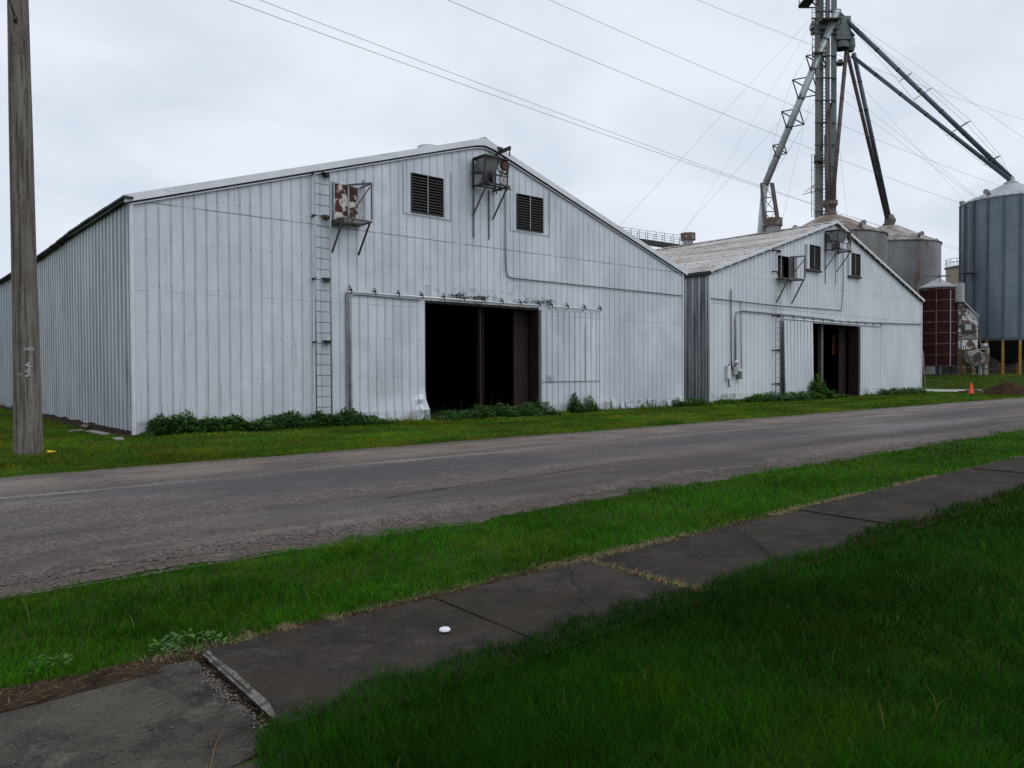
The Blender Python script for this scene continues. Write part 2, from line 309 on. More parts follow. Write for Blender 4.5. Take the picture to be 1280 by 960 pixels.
grid_sheet('ground', xs, ys, zground, ground_m)
# road with ragged edges and a low crown
def edge0(x): return ROAD0 + .22*nz(x*.35, 1) + .12*nz(x*1.3, 4) + .05*nz(x*5, 7)
def edge1(x): return ROAD1 + .15*nz(x*.35, 11) + .07*nz(x*1.6, 14)
def strip(name, xs, e0, e1, ny, zf, material):
    mb = MB(); 
    v = []; f = []
    for x in xs:
        for k in range(ny+1): y = e0(x)+(e1(x)-e0(x))*k/ny; v.append((x, y, zf(x, y)))
    n = ny+1
    for i in range(len(xs)-1):
        for k in range(ny): a = i*n+k; f.append((a, a+n, a+n+1, a+1))
    me = bpy.data.meshes.new(name); me.from_pydata(v, [], f); me.polygons.foreach_set('use_smooth', [True]*len(f)); me.materials.append(material)
    o = bpy.data.objects.new(name, me); COL.objects.link(o); return tag(o, kind='structure')
rx = spread(-60, -4, 60) + spread(-3.8, 40, 300) + spread(40.5, 160, 60)
strip('road', rx, edge0, edge1, 8, lambda x, y: .0085 + .05*max(0, 1-((y-10.2)/3.45)**2), asphalt)
strip('road_shoulder_near', rx, lambda x: edge0(x)-.30-.10*nz(x*1.7, 31)-.1*nz(x*4, 33), lambda x: edge0(x)+.35, 3, lambda x, y: .006, gravel_m).name = 'gravel_shoulder'
strip('gravel_shoulder', rx, lambda x: edge1(x)-.3, lambda x: edge1(x)+.32+.15*nz(x*.7, 51), 2, lambda x, y: .005, gravel_m)
# side street crossing behind the second barn
strip('side_street', spread(60.3, 63.2, 6), lambda x: 14.0, lambda x: 140, 60, lambda x, y: gz(x, y)+.02, side_st)

# ------------------------------------------------------------------ sidewalk: tilted slabs of dark concrete
pA = on_z(262, 832); pJ = on_z(548, 752); pG = on_z(752, 712); XJ = [ -9.0, -6.2, -3.6, on_z(275, 850).x-.05, on_z(600, 775).x, on_z(795, 722).x ]
def slab(x0, x1, y0, y1, z, tilt, material, name='sidewalk', skew=0, jag=.015, thick=.12):
    """slab mesh with rough edges, gap at its ends"""
    nx = max(4, int((x1-x0)/.12)); v = []; f = []; ny = 10
    for i in range(nx+1):
        for k in range(ny+1):
            x = x0+(x1-x0)*i/nx; y = y0+(y1-y0)*k/ny
            sk = skew*(y-y0)
            if i in (0, nx): x += jag*nz(y*9, x0*3)*1.5
            if k in (0, ny): y += jag*nz(x*7, y0*5)*1.5
            v.append((x+sk, y, z + tilt[0]*(x-x0) + tilt[1]*(y-y0) + .006*nz(x*2, y*2)))
    n = ny+1
    for i in range(nx):
        for k in range(ny): a = i*n+k; f.append((a, a+n, a+n+1, a+1))
    ring = [i*n for i in range(nx+1)] + [nx*n+k for k in range(1, n)] + [i*n+ny for i in range(nx-1, -1, -1)] + [k for k in range(ny-1, 0, -1)]
    b = len(v)
    for r_ in ring: x, y, zz = v[r_]; v.append((x, y, zz-thick))
    for j in range(len(ring)): a, c = ring[j], ring[(j+1) % len(ring)]; f.append((a, b+j, b+(j+1) % len(ring), c))
    me = bpy.data.meshes.new(name); me.from_pydata(v, [], f); me.materials.append(material)
    o = bpy.data.objects.new(name, me); COL.objects.link(o); return tag(o, kind='structure')
e1 = on_z(258, 829); e2 = on_z(320, 886); skA = (e1.x-e2.x)/(e1.y-e2.y); xa = e2.x + skA*(WALK0-e2.y)
j1 = on_z(546, 753); j2 = on_z(641, 794); skJ = (j1.x-j2.x)/(j1.y-j2.y); xj = j2.x + skJ*(WALK0-j2.y)
g1 = on_z(742, 712); g2 = on_z(840, 738); skG = (g1.x-g2.x)/(g1.y-g2.y); xg = g2.x + skG*(WALK0-g2.y)
skew = (skA+skJ+skG)/3
slab(xa-1.50, xa-.06, WALK0-.14, WALK1-.04, .010, (0, .004), conc_l, skew=skA, jag=.04)
slab(xa-1.9, xa-.02, WALK0-1.5, WALK0-.17, .002, (0, .004), conc_l, skew=skA, jag=.06)
slab(xa-3.0, xa-1.53, WALK0-.14, WALK1-.07, .0, (0, .004), conc_l, skew=skA, jag=.03)
slab(xa, xj-.008, WALK0, WALK1, .045, (-.009, .0), conc_m, skew=skA)
slab(xj, xg-.03, WALK0, WALK1-.03, .035, (.006, .006), conc_m, skew=skA, jag=.012)
xx = xg+.06; k = 0
while xx < 60:
    L = (3.4, 5.3, 2.6, 4.1)[k % 4]; slab(xx, xx+L-.02, WALK0+.02, WALK1+.03*((k % 2)), .03+.012*(k % 3), (0, .003), conc_m, skew=skA, jag=.012); xx += L; k += 1
xx = xa-2.95
for k in range(4): slab(xx-2.4, xx-.03, WALK0-.1, WALK1, .01+.01*(k % 2), (0, 0), conc_l, skew=skA); xx -= 2.4
# scraped pale edge along the raised slab
mb = MB(); n = 60
def ew(y): return max(.003, .030+.018*nz(y*2.5, 3)+.006*nz(y*17, 8)-.03*smooth(WALK0+.30, WALK0+.05, y))
def ex(y, o): return xa+skA*(y-WALK0)+o
for i in range(n):
    y0 = WALK0+.08+(WALK1-.04-WALK0-.08)*i/n; y1 = WALK0+.08+(WALK1-.04-WALK0-.08)*(i+1)/n
    mb.quad((ex(y0, -.010+.006*nz(y0*20)), y0, .040), (ex(y0, ew(y0)), y0, .0535), (ex(y1, ew(y1)), y1, .0535), (ex(y1, -.010+.006*nz(y1*20)), y1, .040))
tag(mb.build('sidewalk_edge', conc_edge), kind='structure')
# wandering cracks
crk = MB()
def crack(x0, y0, x1, y1, z, wd, sd):
    n = 26; pts = []
    for i in range(n+1):
        t = i/n; pts.append((x0+(x1-x0)*t+.07*nz(t*4, sd)+.02*nz(t*14, sd+5), y0+(y1-y0)*t+.05*nz(t*5, sd+9)+.015*nz(t*17, sd+3)))
    for i in range(n):
        (a, b), (c, d) = pts[i], pts[i+1]; w0 = wd*(.5+abs(nz(i*.7, sd))*1.5); w1 = wd*(.5+abs(nz((i+1)*.7, sd))*1.5); dx, dy = c-a, d-b; L = math.hypot(dx, dy)+1e-6; nx, ny = -dy/L, dx/L
        crk.quad((a-nx*w0, b-ny*w0, z), (c-nx*w1, d-ny*w1, z), (c+nx*w1, d+ny*w1, z), (a+nx*w0, b+ny*w0, z))
crack(xj+.5, WALK0+.1, xj+1.3, WALK1-.05, .052, .0025, 5.1); crack(xg+1.1, WALK0, xg+2.2, WALK1, .049, .003, 7.7); crack(xa+.35, WALK1-.02, xa+.9, WALK0+.5, .051, .0018, 3.4)
sc_v = len(crk.v)
def roadz(y): return .0085+.05*max(0, 1-((y-10.2)/3.45)**2)+.0035
for (x0_, y0_, x1_, y1_, w_, sd_) in ((5, 8.2, 10.5, 8.6, .007, 4.4), (9, 11.3, 22, 11.5, .008, 6.1), (20, 9.9, 33, 10.2, .01, 2.9), (26, 8, 27.5, 12.5, .009, 3.3)):
    k0 = len(crk.v); crack(x0_, y0_, x1_, y1_, 0, w_, sd_)
    for i in range(k0, len(crk.v)): v_ = crk.v[i]; crk.v[i] = (v_[0], v_[1]+.10*nz(v_[0]*.6, sd_), roadz(v_[1])+.002)
tag(crk.build('pavement_cracks', mat('black_crack', (.004, .0035, .003), rough=1, spec=0)), kind='structure')
# soil strips beside the walk
rxs = spread(-12, 0, 60)+spread(.1, 14, 200)+spread(14.5, 60, 90)
strip('soil', rxs, lambda x: WALK1-.1, lambda x: WALK1+.12+.10*nz(x*1.1, 71)+.06*nz(x*5, 75)+(.05 if x < e1.x+.2 else 0), 3, lambda x, y: .018, soil_m)
strip('soil', [q for q in rxs if q > xa+.15], lambda x: WALK0-.14, lambda x: WALK0+.03, 2, lambda x, y: .036, soil_m)
mb = MB(); mb.quad((xa-.3+skA*0-.4, WALK0-.4, .005), (xa+.2, WALK0-.4, .005), (xa+skA*1.2+.1, WALK1+.1, .005), (xa+skA*1.2-.5, WALK1+.1, .005)); tag(mb.build('soil', soil_m), kind='structure')

mb = MB(); yy = YF1-.3
while yy < YF1+40:
    a_ = .42+.25*nz(yy*.8, 3)+.1*nz(yy*3, 7); b_ = .42+.25*nz((yy+.4)*.8, 3)+.1*nz((yy+.4)*3, 7); mb.quad((X1a-a_, yy, .012), (X1a+.2, yy, .03), (X1a+.2, yy+.4, .03), (X1a-b_, yy+.4, .012)); yy += .4
tag(mb.build('soil', soil_m), kind='structure')
# ------------------------------------------------------------------ ribbed sheet wall
def rib_wall(mb, u0, u1, zbot, ztop, period, w, h, P, openings=(), dz=1.0, dent=.008, extra=()):
    """P(u, z, n) -> world point; n is the outward offset. Ribs every period from 0."""
    us = set([round(u0, 4), round(u1, 4)])
    k = math.floor(u0/period)
    while k*period < u1+period:
        for o in (-w/2, -w/4, w/4, w/2):
            u = k*period+o
            if u0 < u < u1: us.add(round(u, 4))
        um = (k+.5)*period
        if u0 < um < u1: us.add(round(um, 4))
        k += 1
    for o in openings: us |= {round(o[0], 4), round(o[1], 4)}
    us |= {round(e, 4) for e in extra}
    us = sorted(us)
    def hgt(u):
        r_ = u - round(u/period)*period
        a = abs(r_)
        return h if a <= w/4+1e-4 else (h*(w/2-a)/(w/4) if a < w/2 else 0)
    def off(u, z): return hgt(u) + dent*nz(u*1.1, z*.7, period*10)*(1 if hgt(u) == 0 else .4)
    for a, b in zip(us[:-1], us[1:]):
        if b-a < 1e-5: continue
        mid = (a+b)/2; top_a, top_b = ztop(a), ztop(b); segs = [(zbot(mid) if callable(zbot) else zbot, None)]
        cuts = sorted([(o[2], o[3]) for o in openings if o[0] < mid < o[1]])
        z = segs[0][0]; rngs = []
        for c0, c1 in cuts:
            if c0 > z: rngs.append((z, c0))
            z = max(z, c1)
        rngs.append((z, None))
        for z0, z1 in rngs:
            ta = z1 if z1 is not None else top_a; tb = z1 if z1 is not None else top_b
            rows = max(1, int((max(ta, tb)-z0)/dz))
            for r_ in range(rows):
                za0 = z0+(ta-z0)*r_/rows; za1 = z0+(ta-z0)*(r_+1)/rows; zb0 = z0+(tb-z0)*r_/rows; zb1 = z0+(tb-z0)*(r_+1)/rows
                mb.quad(P(a, za0, off(a, za0)), P(b, zb0, off(b, zb0)), P(b, zb1, off(b, zb1)), P(a, za1, off(a, za1)))
    return mb
def gable(W, eave, ridge, eps=0):
    s = (ridge-eave)/(W/2)
    return lambda u: ridge - s*(math.sqrt((u-W/2)**2+eps*eps))

def platform_braces(mb, pts):
    for a, b, w in pts: mb.bar(a, b, w)

# ================================================================== BARN ONE (near)
B1 = thing('metal_warehouse', 'larger nearer silver ribbed metal barn with a wide open black doorway facing the road', 'barn', (X1a, YF1, 0), 'gabled metal barns along the road')
W1 = X1b-X1a
def PF1(u, z, n): return (X1a+u, YF1-n, z)
def f1(px, py, n=0): return on_y(px, py, YF1-n)
def rect1(px0, px1, py0, py1):   # picture corners on the front plane -> u0,u1,z0,z1
    xm0 = f1(px0, 460).x; xm1 = f1(px1, 460).x; xm = (px0+px1)/2
    return xm0-X1a, xm1-X1a, f1(xm, py1).z, f1(xm, py0).z
door1 = (f1(527, 400).x-X1a, f1(673, 400).x-X1a, -.2, 3.98)
lv1 = rect1(516, 554, 221, 267); lv2 = rect1(647, 678, 246, 288)
sh1 = rect1(419, 447, 232, 277)
top1 = gable(W1, EAVE1-.06, RIDGE1-.06)
mb = rib_wall(MB(), 0, W1, lambda u: .02+.05*nz(u*1.7, 3)+(.07*abs(nz(u*5, 9)) if u > 14 else 0), top1, .305, .035, .024, PF1, [door1, lv1, lv2], extra=(W1/2,))
mb.build('front_wall', fac1, B1)
# concrete footing at the base
MB().box(X1a+.03, X1a+door1[0], YF1+.02, YF1+.25, -.4, .10).box(X1a+door1[1], X1b-.03, YF1+.02, YF1+.25, -.4, .10).box(X1a+.02, X1a+.22, YF1+.25, YF1+L1, -.4, .16).build('footing', conc_l, B1)
# side walls and rear wall
def eave_sag(y): return .06*nz((y)*.12, 5)-.10*smooth(4, 14, y)*smooth(26, 12, y)
def zside(u): return EAVE1-.02+eave_sag(u)
NEWY = 19.0
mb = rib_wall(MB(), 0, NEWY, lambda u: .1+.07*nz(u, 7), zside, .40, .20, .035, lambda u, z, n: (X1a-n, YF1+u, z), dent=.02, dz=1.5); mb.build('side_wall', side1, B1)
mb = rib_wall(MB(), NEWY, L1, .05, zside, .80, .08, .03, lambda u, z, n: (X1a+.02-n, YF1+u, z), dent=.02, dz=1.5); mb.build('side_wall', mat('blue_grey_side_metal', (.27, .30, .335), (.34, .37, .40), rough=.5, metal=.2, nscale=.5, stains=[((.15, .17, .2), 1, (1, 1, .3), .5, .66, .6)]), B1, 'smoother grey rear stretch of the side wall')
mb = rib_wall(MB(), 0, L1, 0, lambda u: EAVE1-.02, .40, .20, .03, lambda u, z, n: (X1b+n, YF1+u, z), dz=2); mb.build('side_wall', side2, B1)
mb = rib_wall(MB(), 0, W1, 0, top1, .61, .1, .03, lambda u, z, n: (X1a+u, YF1+L1+n, z), extra=(W1/2,), dz=3); mb.build('rear_wall', side1, B1)
MB().box(X1a-.06, X1a+.015, YF1-.05, YF1+.10, .0, EAVE1-.05).build('corner_trim', trim_light, B1); MB().box(X1b-.03, X1b+.05, YF1-.05, YF1+.08, .05, EAVE1-.05).build('corner_trim', trim_light, B1)
# roof: two slopes with thickness, ribbed on top
def make_roof(root, xa, xb, yf, L, eave, ridge, ov, ove, material, sag=None, rustname='roof', rib=.61):
    W = xb-xa; s = (ridge-eave)/(W/2); xm = (xa+xb)/2; v = MB()
    ys = [yf-ov]; y = yf-ov
    while y < yf+L+.2:
        ys += [y+rib-.06, y+rib-.03, y+rib, y+rib+.03]; y += rib
    def up(i): return .035 if i % 4 in (3, ) or i % 4 == 2 else 0
    nu = 12
    for side in (-1, 1):
        for i in range(len(ys)-1):
            for k in range(nu):
                t0, t1 = k/nu, (k+1)/nu
                def pt(t, yy, hh):
                    d = (W/2+ove)*t; sg = (sag(yy-yf)*t**4 if sag and side < 0 else 0)
                    return (xm+side*d, yy, ridge-s*d+hh+sg+.012*nz(d, yy*.8, side))
                a, b, c, d_ = pt(t0, ys[i], up(i)), pt(t1, ys[i], up(i)), pt(t1, ys[i+1], up(i+1)), pt(t0, ys[i+1], up(i+1))
                v.quad(*( (a, b, c, d_) if side > 0 else (d_, c, b, a)), sm=False)
        a = [(xm, yf-ov+.01, ridge-.07), (xm+side*(W/2+ove-.02), yf-ov+.01, eave-s*ove-.06), (xm+side*(W/2+ove-.02), yf+L+.2, eave-s*ove-.06), (xm, yf+L+.2, ridge-.07)]
        v.poly(a)
    r_ = v.build(rustname, material, root)
    cap = MB(); 
    for side in (-1, 1): cap.quad((xm, yf-ov-.01, ridge+.075), (xm+side*.28, yf-ov-.01, ridge+.05-s*.28), (xm+side*.28, yf+L+.2, ridge+.05-s*.28), (xm, yf+L+.2, ridge+.075))
    cap.build('ridge_cap', trim_light if material is not roof_rust else roof_rust, r_)
    return r_
rf1 = make_roof(B1, X1a, X1b, YF1, L1, EAVE1, RIDGE1, .11, .22, roof_grey, eave_sag)
# rake trim: pale board, a dark strip painted as the shadow gap, and a thin bead; lower edge rounds over at the ridge
def rake(root, xa, xb, yf, eave, ridge, hgt, ove, material, dark, ov=.30):
    W = xb-xa; xm = (xa+xb)/2; s = (ridge-eave)/(W/2); n = 60
    def up(x, o): return ridge+o-s*abs(x-xm)
    def lo(x, o): return ridge+o-s*math.sqrt((x-xm)**2+.07) + s*.02
    t = MB(); d = MB()
    for i in range(n):
        xA = xa-ove+(W+2*ove)*i/n; xB = xa-ove+(W+2*ove)*(i+1)/n
        y = yf-ov
        hb = -hgt
        t.quad((xA, y, min(lo(xA, hb), up(xA, hb))), (xB, y, min(lo(xB, hb), up(xB, hb))), (xB, y, up(xB, .045)), (xA, y, up(xA, .045)))
        t.quad((xA, y, up(xA, .045)), (xB, y, up(xB, .045)), (xB, y+.2, up(xB, .045)), (xA, y+.2, up(xA, .045)))
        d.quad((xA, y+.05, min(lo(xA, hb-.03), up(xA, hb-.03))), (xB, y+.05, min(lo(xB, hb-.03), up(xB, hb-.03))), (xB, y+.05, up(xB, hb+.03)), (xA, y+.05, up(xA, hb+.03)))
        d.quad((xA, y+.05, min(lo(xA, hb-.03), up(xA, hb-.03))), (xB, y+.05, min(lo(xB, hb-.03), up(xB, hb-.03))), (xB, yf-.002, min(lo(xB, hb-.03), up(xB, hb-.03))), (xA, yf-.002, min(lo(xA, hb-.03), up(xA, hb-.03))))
    t.build('rake_trim', material, root); d.build('rake_shadow_strip', dark, root)
    m2 = MB()
    for i in range(n):
        xA = xa+(W)*i/n; xB = xa+(W)*(i+1)/n
        m2.bar((xA, yf-.06, lo(xA, -hgt-.07)), (xB, yf-.06, lo(xB, -hgt-.07)), .03, .03)
    m2.build('rake_bead', material, root)
rake(B1, X1a, X1b, YF1, EAVE1, RIDGE1, .15, .22, trim_light, trim_dark, .13)
# dark ragged eave edge on the visible side
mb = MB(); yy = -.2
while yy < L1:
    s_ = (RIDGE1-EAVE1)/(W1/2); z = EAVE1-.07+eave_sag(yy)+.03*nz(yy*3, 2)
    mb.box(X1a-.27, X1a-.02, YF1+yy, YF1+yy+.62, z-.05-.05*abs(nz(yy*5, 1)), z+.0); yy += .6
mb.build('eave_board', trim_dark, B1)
# louvered gable vents
def louver(root, xa, yf, r, nsl, label=None, frame=.03):
    u0, u1, z0, z1 = r; fr = MB(); x0, x1 = xa+u0, xa+u1
    fr.box(x0-frame, x0, yf-.045, yf+.12, z0-frame, z1+frame).box(x1, x1+frame, yf-.045, yf+.12, z0-frame, z1+frame).box(x0, x1, yf-.045, yf+.12, z1, z1+frame).box(x0, x1, yf-.045, yf+.12, z0-frame, z0)
    o = fr.build('louver_window', louver_m, root, label); sl = MB(); sg_ = MB()
    for i in range(nsl):
        z = z0+(z1-z0)*(i+.5)/nsl; hh = (z1-z0)/nsl*.52
        sl.quad((x0, yf-.03, z-hh), (x1, yf-.03, z-hh), (x1, yf+.05, z+hh*.5), (x0, yf+.05, z+hh*.5))
        sg_.box(x0, x1, yf-.034, yf-.028, z-hh-.006, z-hh+.006)
    sl.build('slats', louver_m, o); sg_.build('slat_edges', old_steel, o)
    MB().box((x0+x1)/2-.014, (x0+x1)/2+.014, yf-.05, yf-.036, z0, z1).build('mullion', grey_pipe, o)
    MB().quad((x0, yf+.13, z0), (x1, yf+.13, z0), (x1, yf+.13, z1), (x0, yf+.13, z1)).build('backing', dark_in, o)  # dark sheet painted as the unlit attic behind the slats
    return o
louver(B1, X1a, YF1, lv1, 13); louver(B1, X1a, YF1, lv2, 13)
# sliding doors: ribbed leaf hung outside the wall
def sliding_door(root, x0, x1, yf, z0, z1, material, label, off=.10, bent=True, lean=0, period=.305):
    W = x1-x0; mb = MB()
    def P(u, z, n):
        t = (z-z0)/(z1-z0); flare = .10*smooth(.22, 0, t)*(.4+.6*smooth(0, W, u)) if bent else 0
        c = 0
        if bent: c = .42*smooth(.27, .03, t)*smooth(W-.5, W, u)*(.6+.8*nz(u*6, z*5))
        return (x0+u+lean*(1-t)-(c*.25), yf-off-n-flare-c, z)
    rib_wall(mb, 0, W, (lambda u: z0+.02*nz(u*3, 2)) if bent else z0, lambda u: z1, period, .05, .026, P, dz=.16 if bent else .8, dent=.02 if bent else .008)
    o = mb.build('sliding_door', material, root, label); fr = MB()
    fr.bar(P(0, z0, 0), P(0, z1, 0), .05, .06).bar((x0, yf-off+.03, z1-.03), (x1, yf-off+.03, z1-.03), .04, .06)
    if not bent: fr.bar((x1, yf-off+.03, z0), (x1, yf-off+.03, z1), .05)
    fr.build('door_frame', grey_pipe, o); return o
dl0, dl1 = f1(436, 400).x, f1(528, 400).x+.02
d1 = sliding_door(B1, dl0, dl1, YF1, .04, 4.0, fac1, 'left door leaf with its bottom corner bent and torn outward')
MB().box(dl0-.12, dl0-.03, YF1-.12, YF1-.03, 0, 4.05).build('door_post', grey_pipe, B1)
MB().box(dl0-.025, dl0-.0, YF1-.08, YF1-.03, 0, 4.05).build('door_gap_shade', trim_dark, d1)  # solid dark strip, coloured as the shaded gap beside the leaf
dr0, dr1 = f1(674.5, 400).x, f1(747, 400).x
d2 = sliding_door(B1, dr0, dr1, YF1, .06, 3.93, fac1, 'right door leaf slid open against the wall', bent=False, off=.07)
# tracks with hangers, and the torn flashing above the doorway
def track(root, x0, x1, yf, z, nh, r=.035):
    t = MB().tube([(x0, yf-.14, z), (x1, yf-.14, z)], r, 8); o = t.build('door_track', trim_light, root)
    h = MB()
    for i in range(nh):
        x = x0+.1+(x1-x0-.2)*(i+.1*random.random())/max(1, nh-1)
        h.box(x-.03, x+.03, yf-.17, yf-.02, z+.02, z+.085).bar((x, yf-.16, z+.07), (x+random.uniform(-.03, .05), yf-.05, z+.17+random.uniform(0, .05)), .03)
        h.box(x-.015, x+.015, yf-.185, yf-.172, z-.06, z+.04)
    h.build_each('track_hanger', black_steel, o, 3); return o
track(B1, dl0-.12, dr0-.1, YF1, 4.06, 10); track(B1, dr0+.35, dr1+.08, YF1, 4.06, 4, .028)
mb = MB(); random.seed(3)
for i in range(26):
    x = random.choice([random.uniform(15.2, 17.1), random.uniform(15.4, 16.9), random.uniform(18.4, 20.0)]); z = 4.14+random.uniform(0, .06); p = Vector((x, YF1-.08, z)); pts = [p]
    for k in range(4): p = p+Vector((random.uniform(.03, .11), random.uniform(-.04, .02), random.uniform(-.06, .07))); pts.append(p.copy())
    for a, b in zip(pts[:-1], pts[1:]): mb.bar(a, b, .045, .018)
mb.build_each('torn_flashing', black_steel, B1, 4)
# doorway: jamb lining, header, centre post
dx0, dx1 = X1a+door1[0], X1a+door1[1]
MB().box(dx1-.02, dx1+.05, YF1+.03, YF1+.5, 0, 3.98).box(dx1-.75, dx1-.02, YF1+.55, YF1+.62, 0, 3.98).build('door_jamb', oxide, B1)
MB().box(dx0, dx1, YF1+.03, YF1+.2, 3.9, 4.1).build('door_header', trim_dark, B1)
xp = f1(607, 450).x; MB().box(xp-.09, xp+.09, YF1+.30, YF1+.32, 0, 3.95).box(xp-.09, xp-.07, YF1+.22, YF1+.40, 0, 3.95).box(xp+.07, xp+.09, YF1+.22, YF1+.40, 0, 3.95).build('centre_post', oxide, B1)
b_ = MB()
for i in range(24): b_.box(xp+.0, xp+.03, YF1+.28, YF1+.30, .2+i*.155, .24+i*.155)
b_.build_each('post_bolt', old_steel, B1)
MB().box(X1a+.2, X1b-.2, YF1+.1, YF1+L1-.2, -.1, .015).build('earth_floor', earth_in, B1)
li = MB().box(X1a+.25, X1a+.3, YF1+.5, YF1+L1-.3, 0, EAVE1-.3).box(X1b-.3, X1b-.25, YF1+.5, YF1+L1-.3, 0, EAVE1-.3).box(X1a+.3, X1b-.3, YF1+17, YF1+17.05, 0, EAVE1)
li.box(X1a+.3, X1b-.3, YF1+.5, YF1+L1-.3, EAVE1-.3, EAVE1-.25); li.build('dark_lining', dark_in, B1)  # unseen dark lining, added so the doorway stays black
# ladder with stand-offs
def ladder(root, xl, xr, yf, z0, z1, standoffs, material=grey_pipe, rung=.315):
    n = int((z1-z0)/rung); o = None
    o = MB().tube([(xl, yf-.20, z0), (xl, yf-.20, z1)], .022, 6).build('ladder', material, root)
    MB().tube([(xr, yf-.20, z0), (xr, yf-.20, z1)], .022, 6).build('rail', material, o)
    for i in range(n): MB().tube([(xl, yf-.20, z0+.15+i*rung), (xr, yf-.20, z0+.15+i*rung)], .011, 5).build('rung', old_steel, o)
    for z in standoffs:
        MB().box(xl-.03, xl+.03, yf-.22, yf-.0, z-.03, z+.03).box(xr-.22, xr+.05, yf-.18, yf-.02, z+.03, z+.06).box(xr-.12, xr+.03, yf-.16, yf-.02, z-.05, z+.03).build_each('standoff', black_steel, o)
    return o
lx0, lx1 = f1(394, 400).x, f1(411.5, 400).x
ladder(B1, lx0-.08, lx1-.04, YF1, .1, f1(402, 217).z, [f1(402, p).z for p in (219, 272, 350, 428, 520)])
# shutter hatch with its little steel balcony
u0, u1, z0, z1 = sh1; x0, x1 = X1a+u0, X1a+u1
hp = MB().box(x0-.02, x0+.42, YF1-.07, YF1-.035, z0, z1).box(x0+.46, x1, YF1-.09, YF1-.055, z0, z1-.02); hatch = hp.build('loading_hatch', peel, B1, 'rusty hatch shutters with peeling cream paint')
fr = MB().box(x0-.06, x0-.02, YF1-.10, YF1, z0-.03, z1+.04).box(x0+.42, x0+.46, YF1-.11, YF1, z0, z1+.03).box(x1, x1+.22, YF1-.08, YF1-.03, z0, z1).box(x1+.22, x1+.26, YF1-.1, YF1, z0, z1+.25); fr.build('hatch_frame', grey_pipe, hatch)
yo = YF1-.75; xo = x1+.10
plat = MB().box(x0-.12, xo, yo+.42, YF1-.04, z0-.10, z0-.04).box(x0-.12, x0+.3, yo+.2, YF1-.04, z0-.16, z0-.10).bar((x0-.1, yo, z0-.07), (xo, yo, z0-.07), .06).bar((xo, yo, z0-.07), (xo, YF1, z0-.07), .05).bar((x0-.1, yo, z0-.07), (x0-.1, YF1, z0-.07), .06).build('hatch_platform', old_steel, B1)
bar = MB().bar((xo, yo, z0), (xo, yo, z1), .04).bar((x0+.42, YF1-.05, z1), (xo, yo, z1), .05).bar((xo, yo, z1-.02), (xo, YF1, z1-.02), .035).bar((xo-.02, yo+.04, z1-.1), (x0+.35, YF1-.1, z0), .03)
bar.build('guard_rail', old_steel, plat)
for xx in (x0-.08, xo-.05): MB().bar((xx, yo+.03, z0-.1), (xx-.0, YF1-.02, z0-.98), .045).build('brace', black_steel if xx > x0 else old_steel, plat)
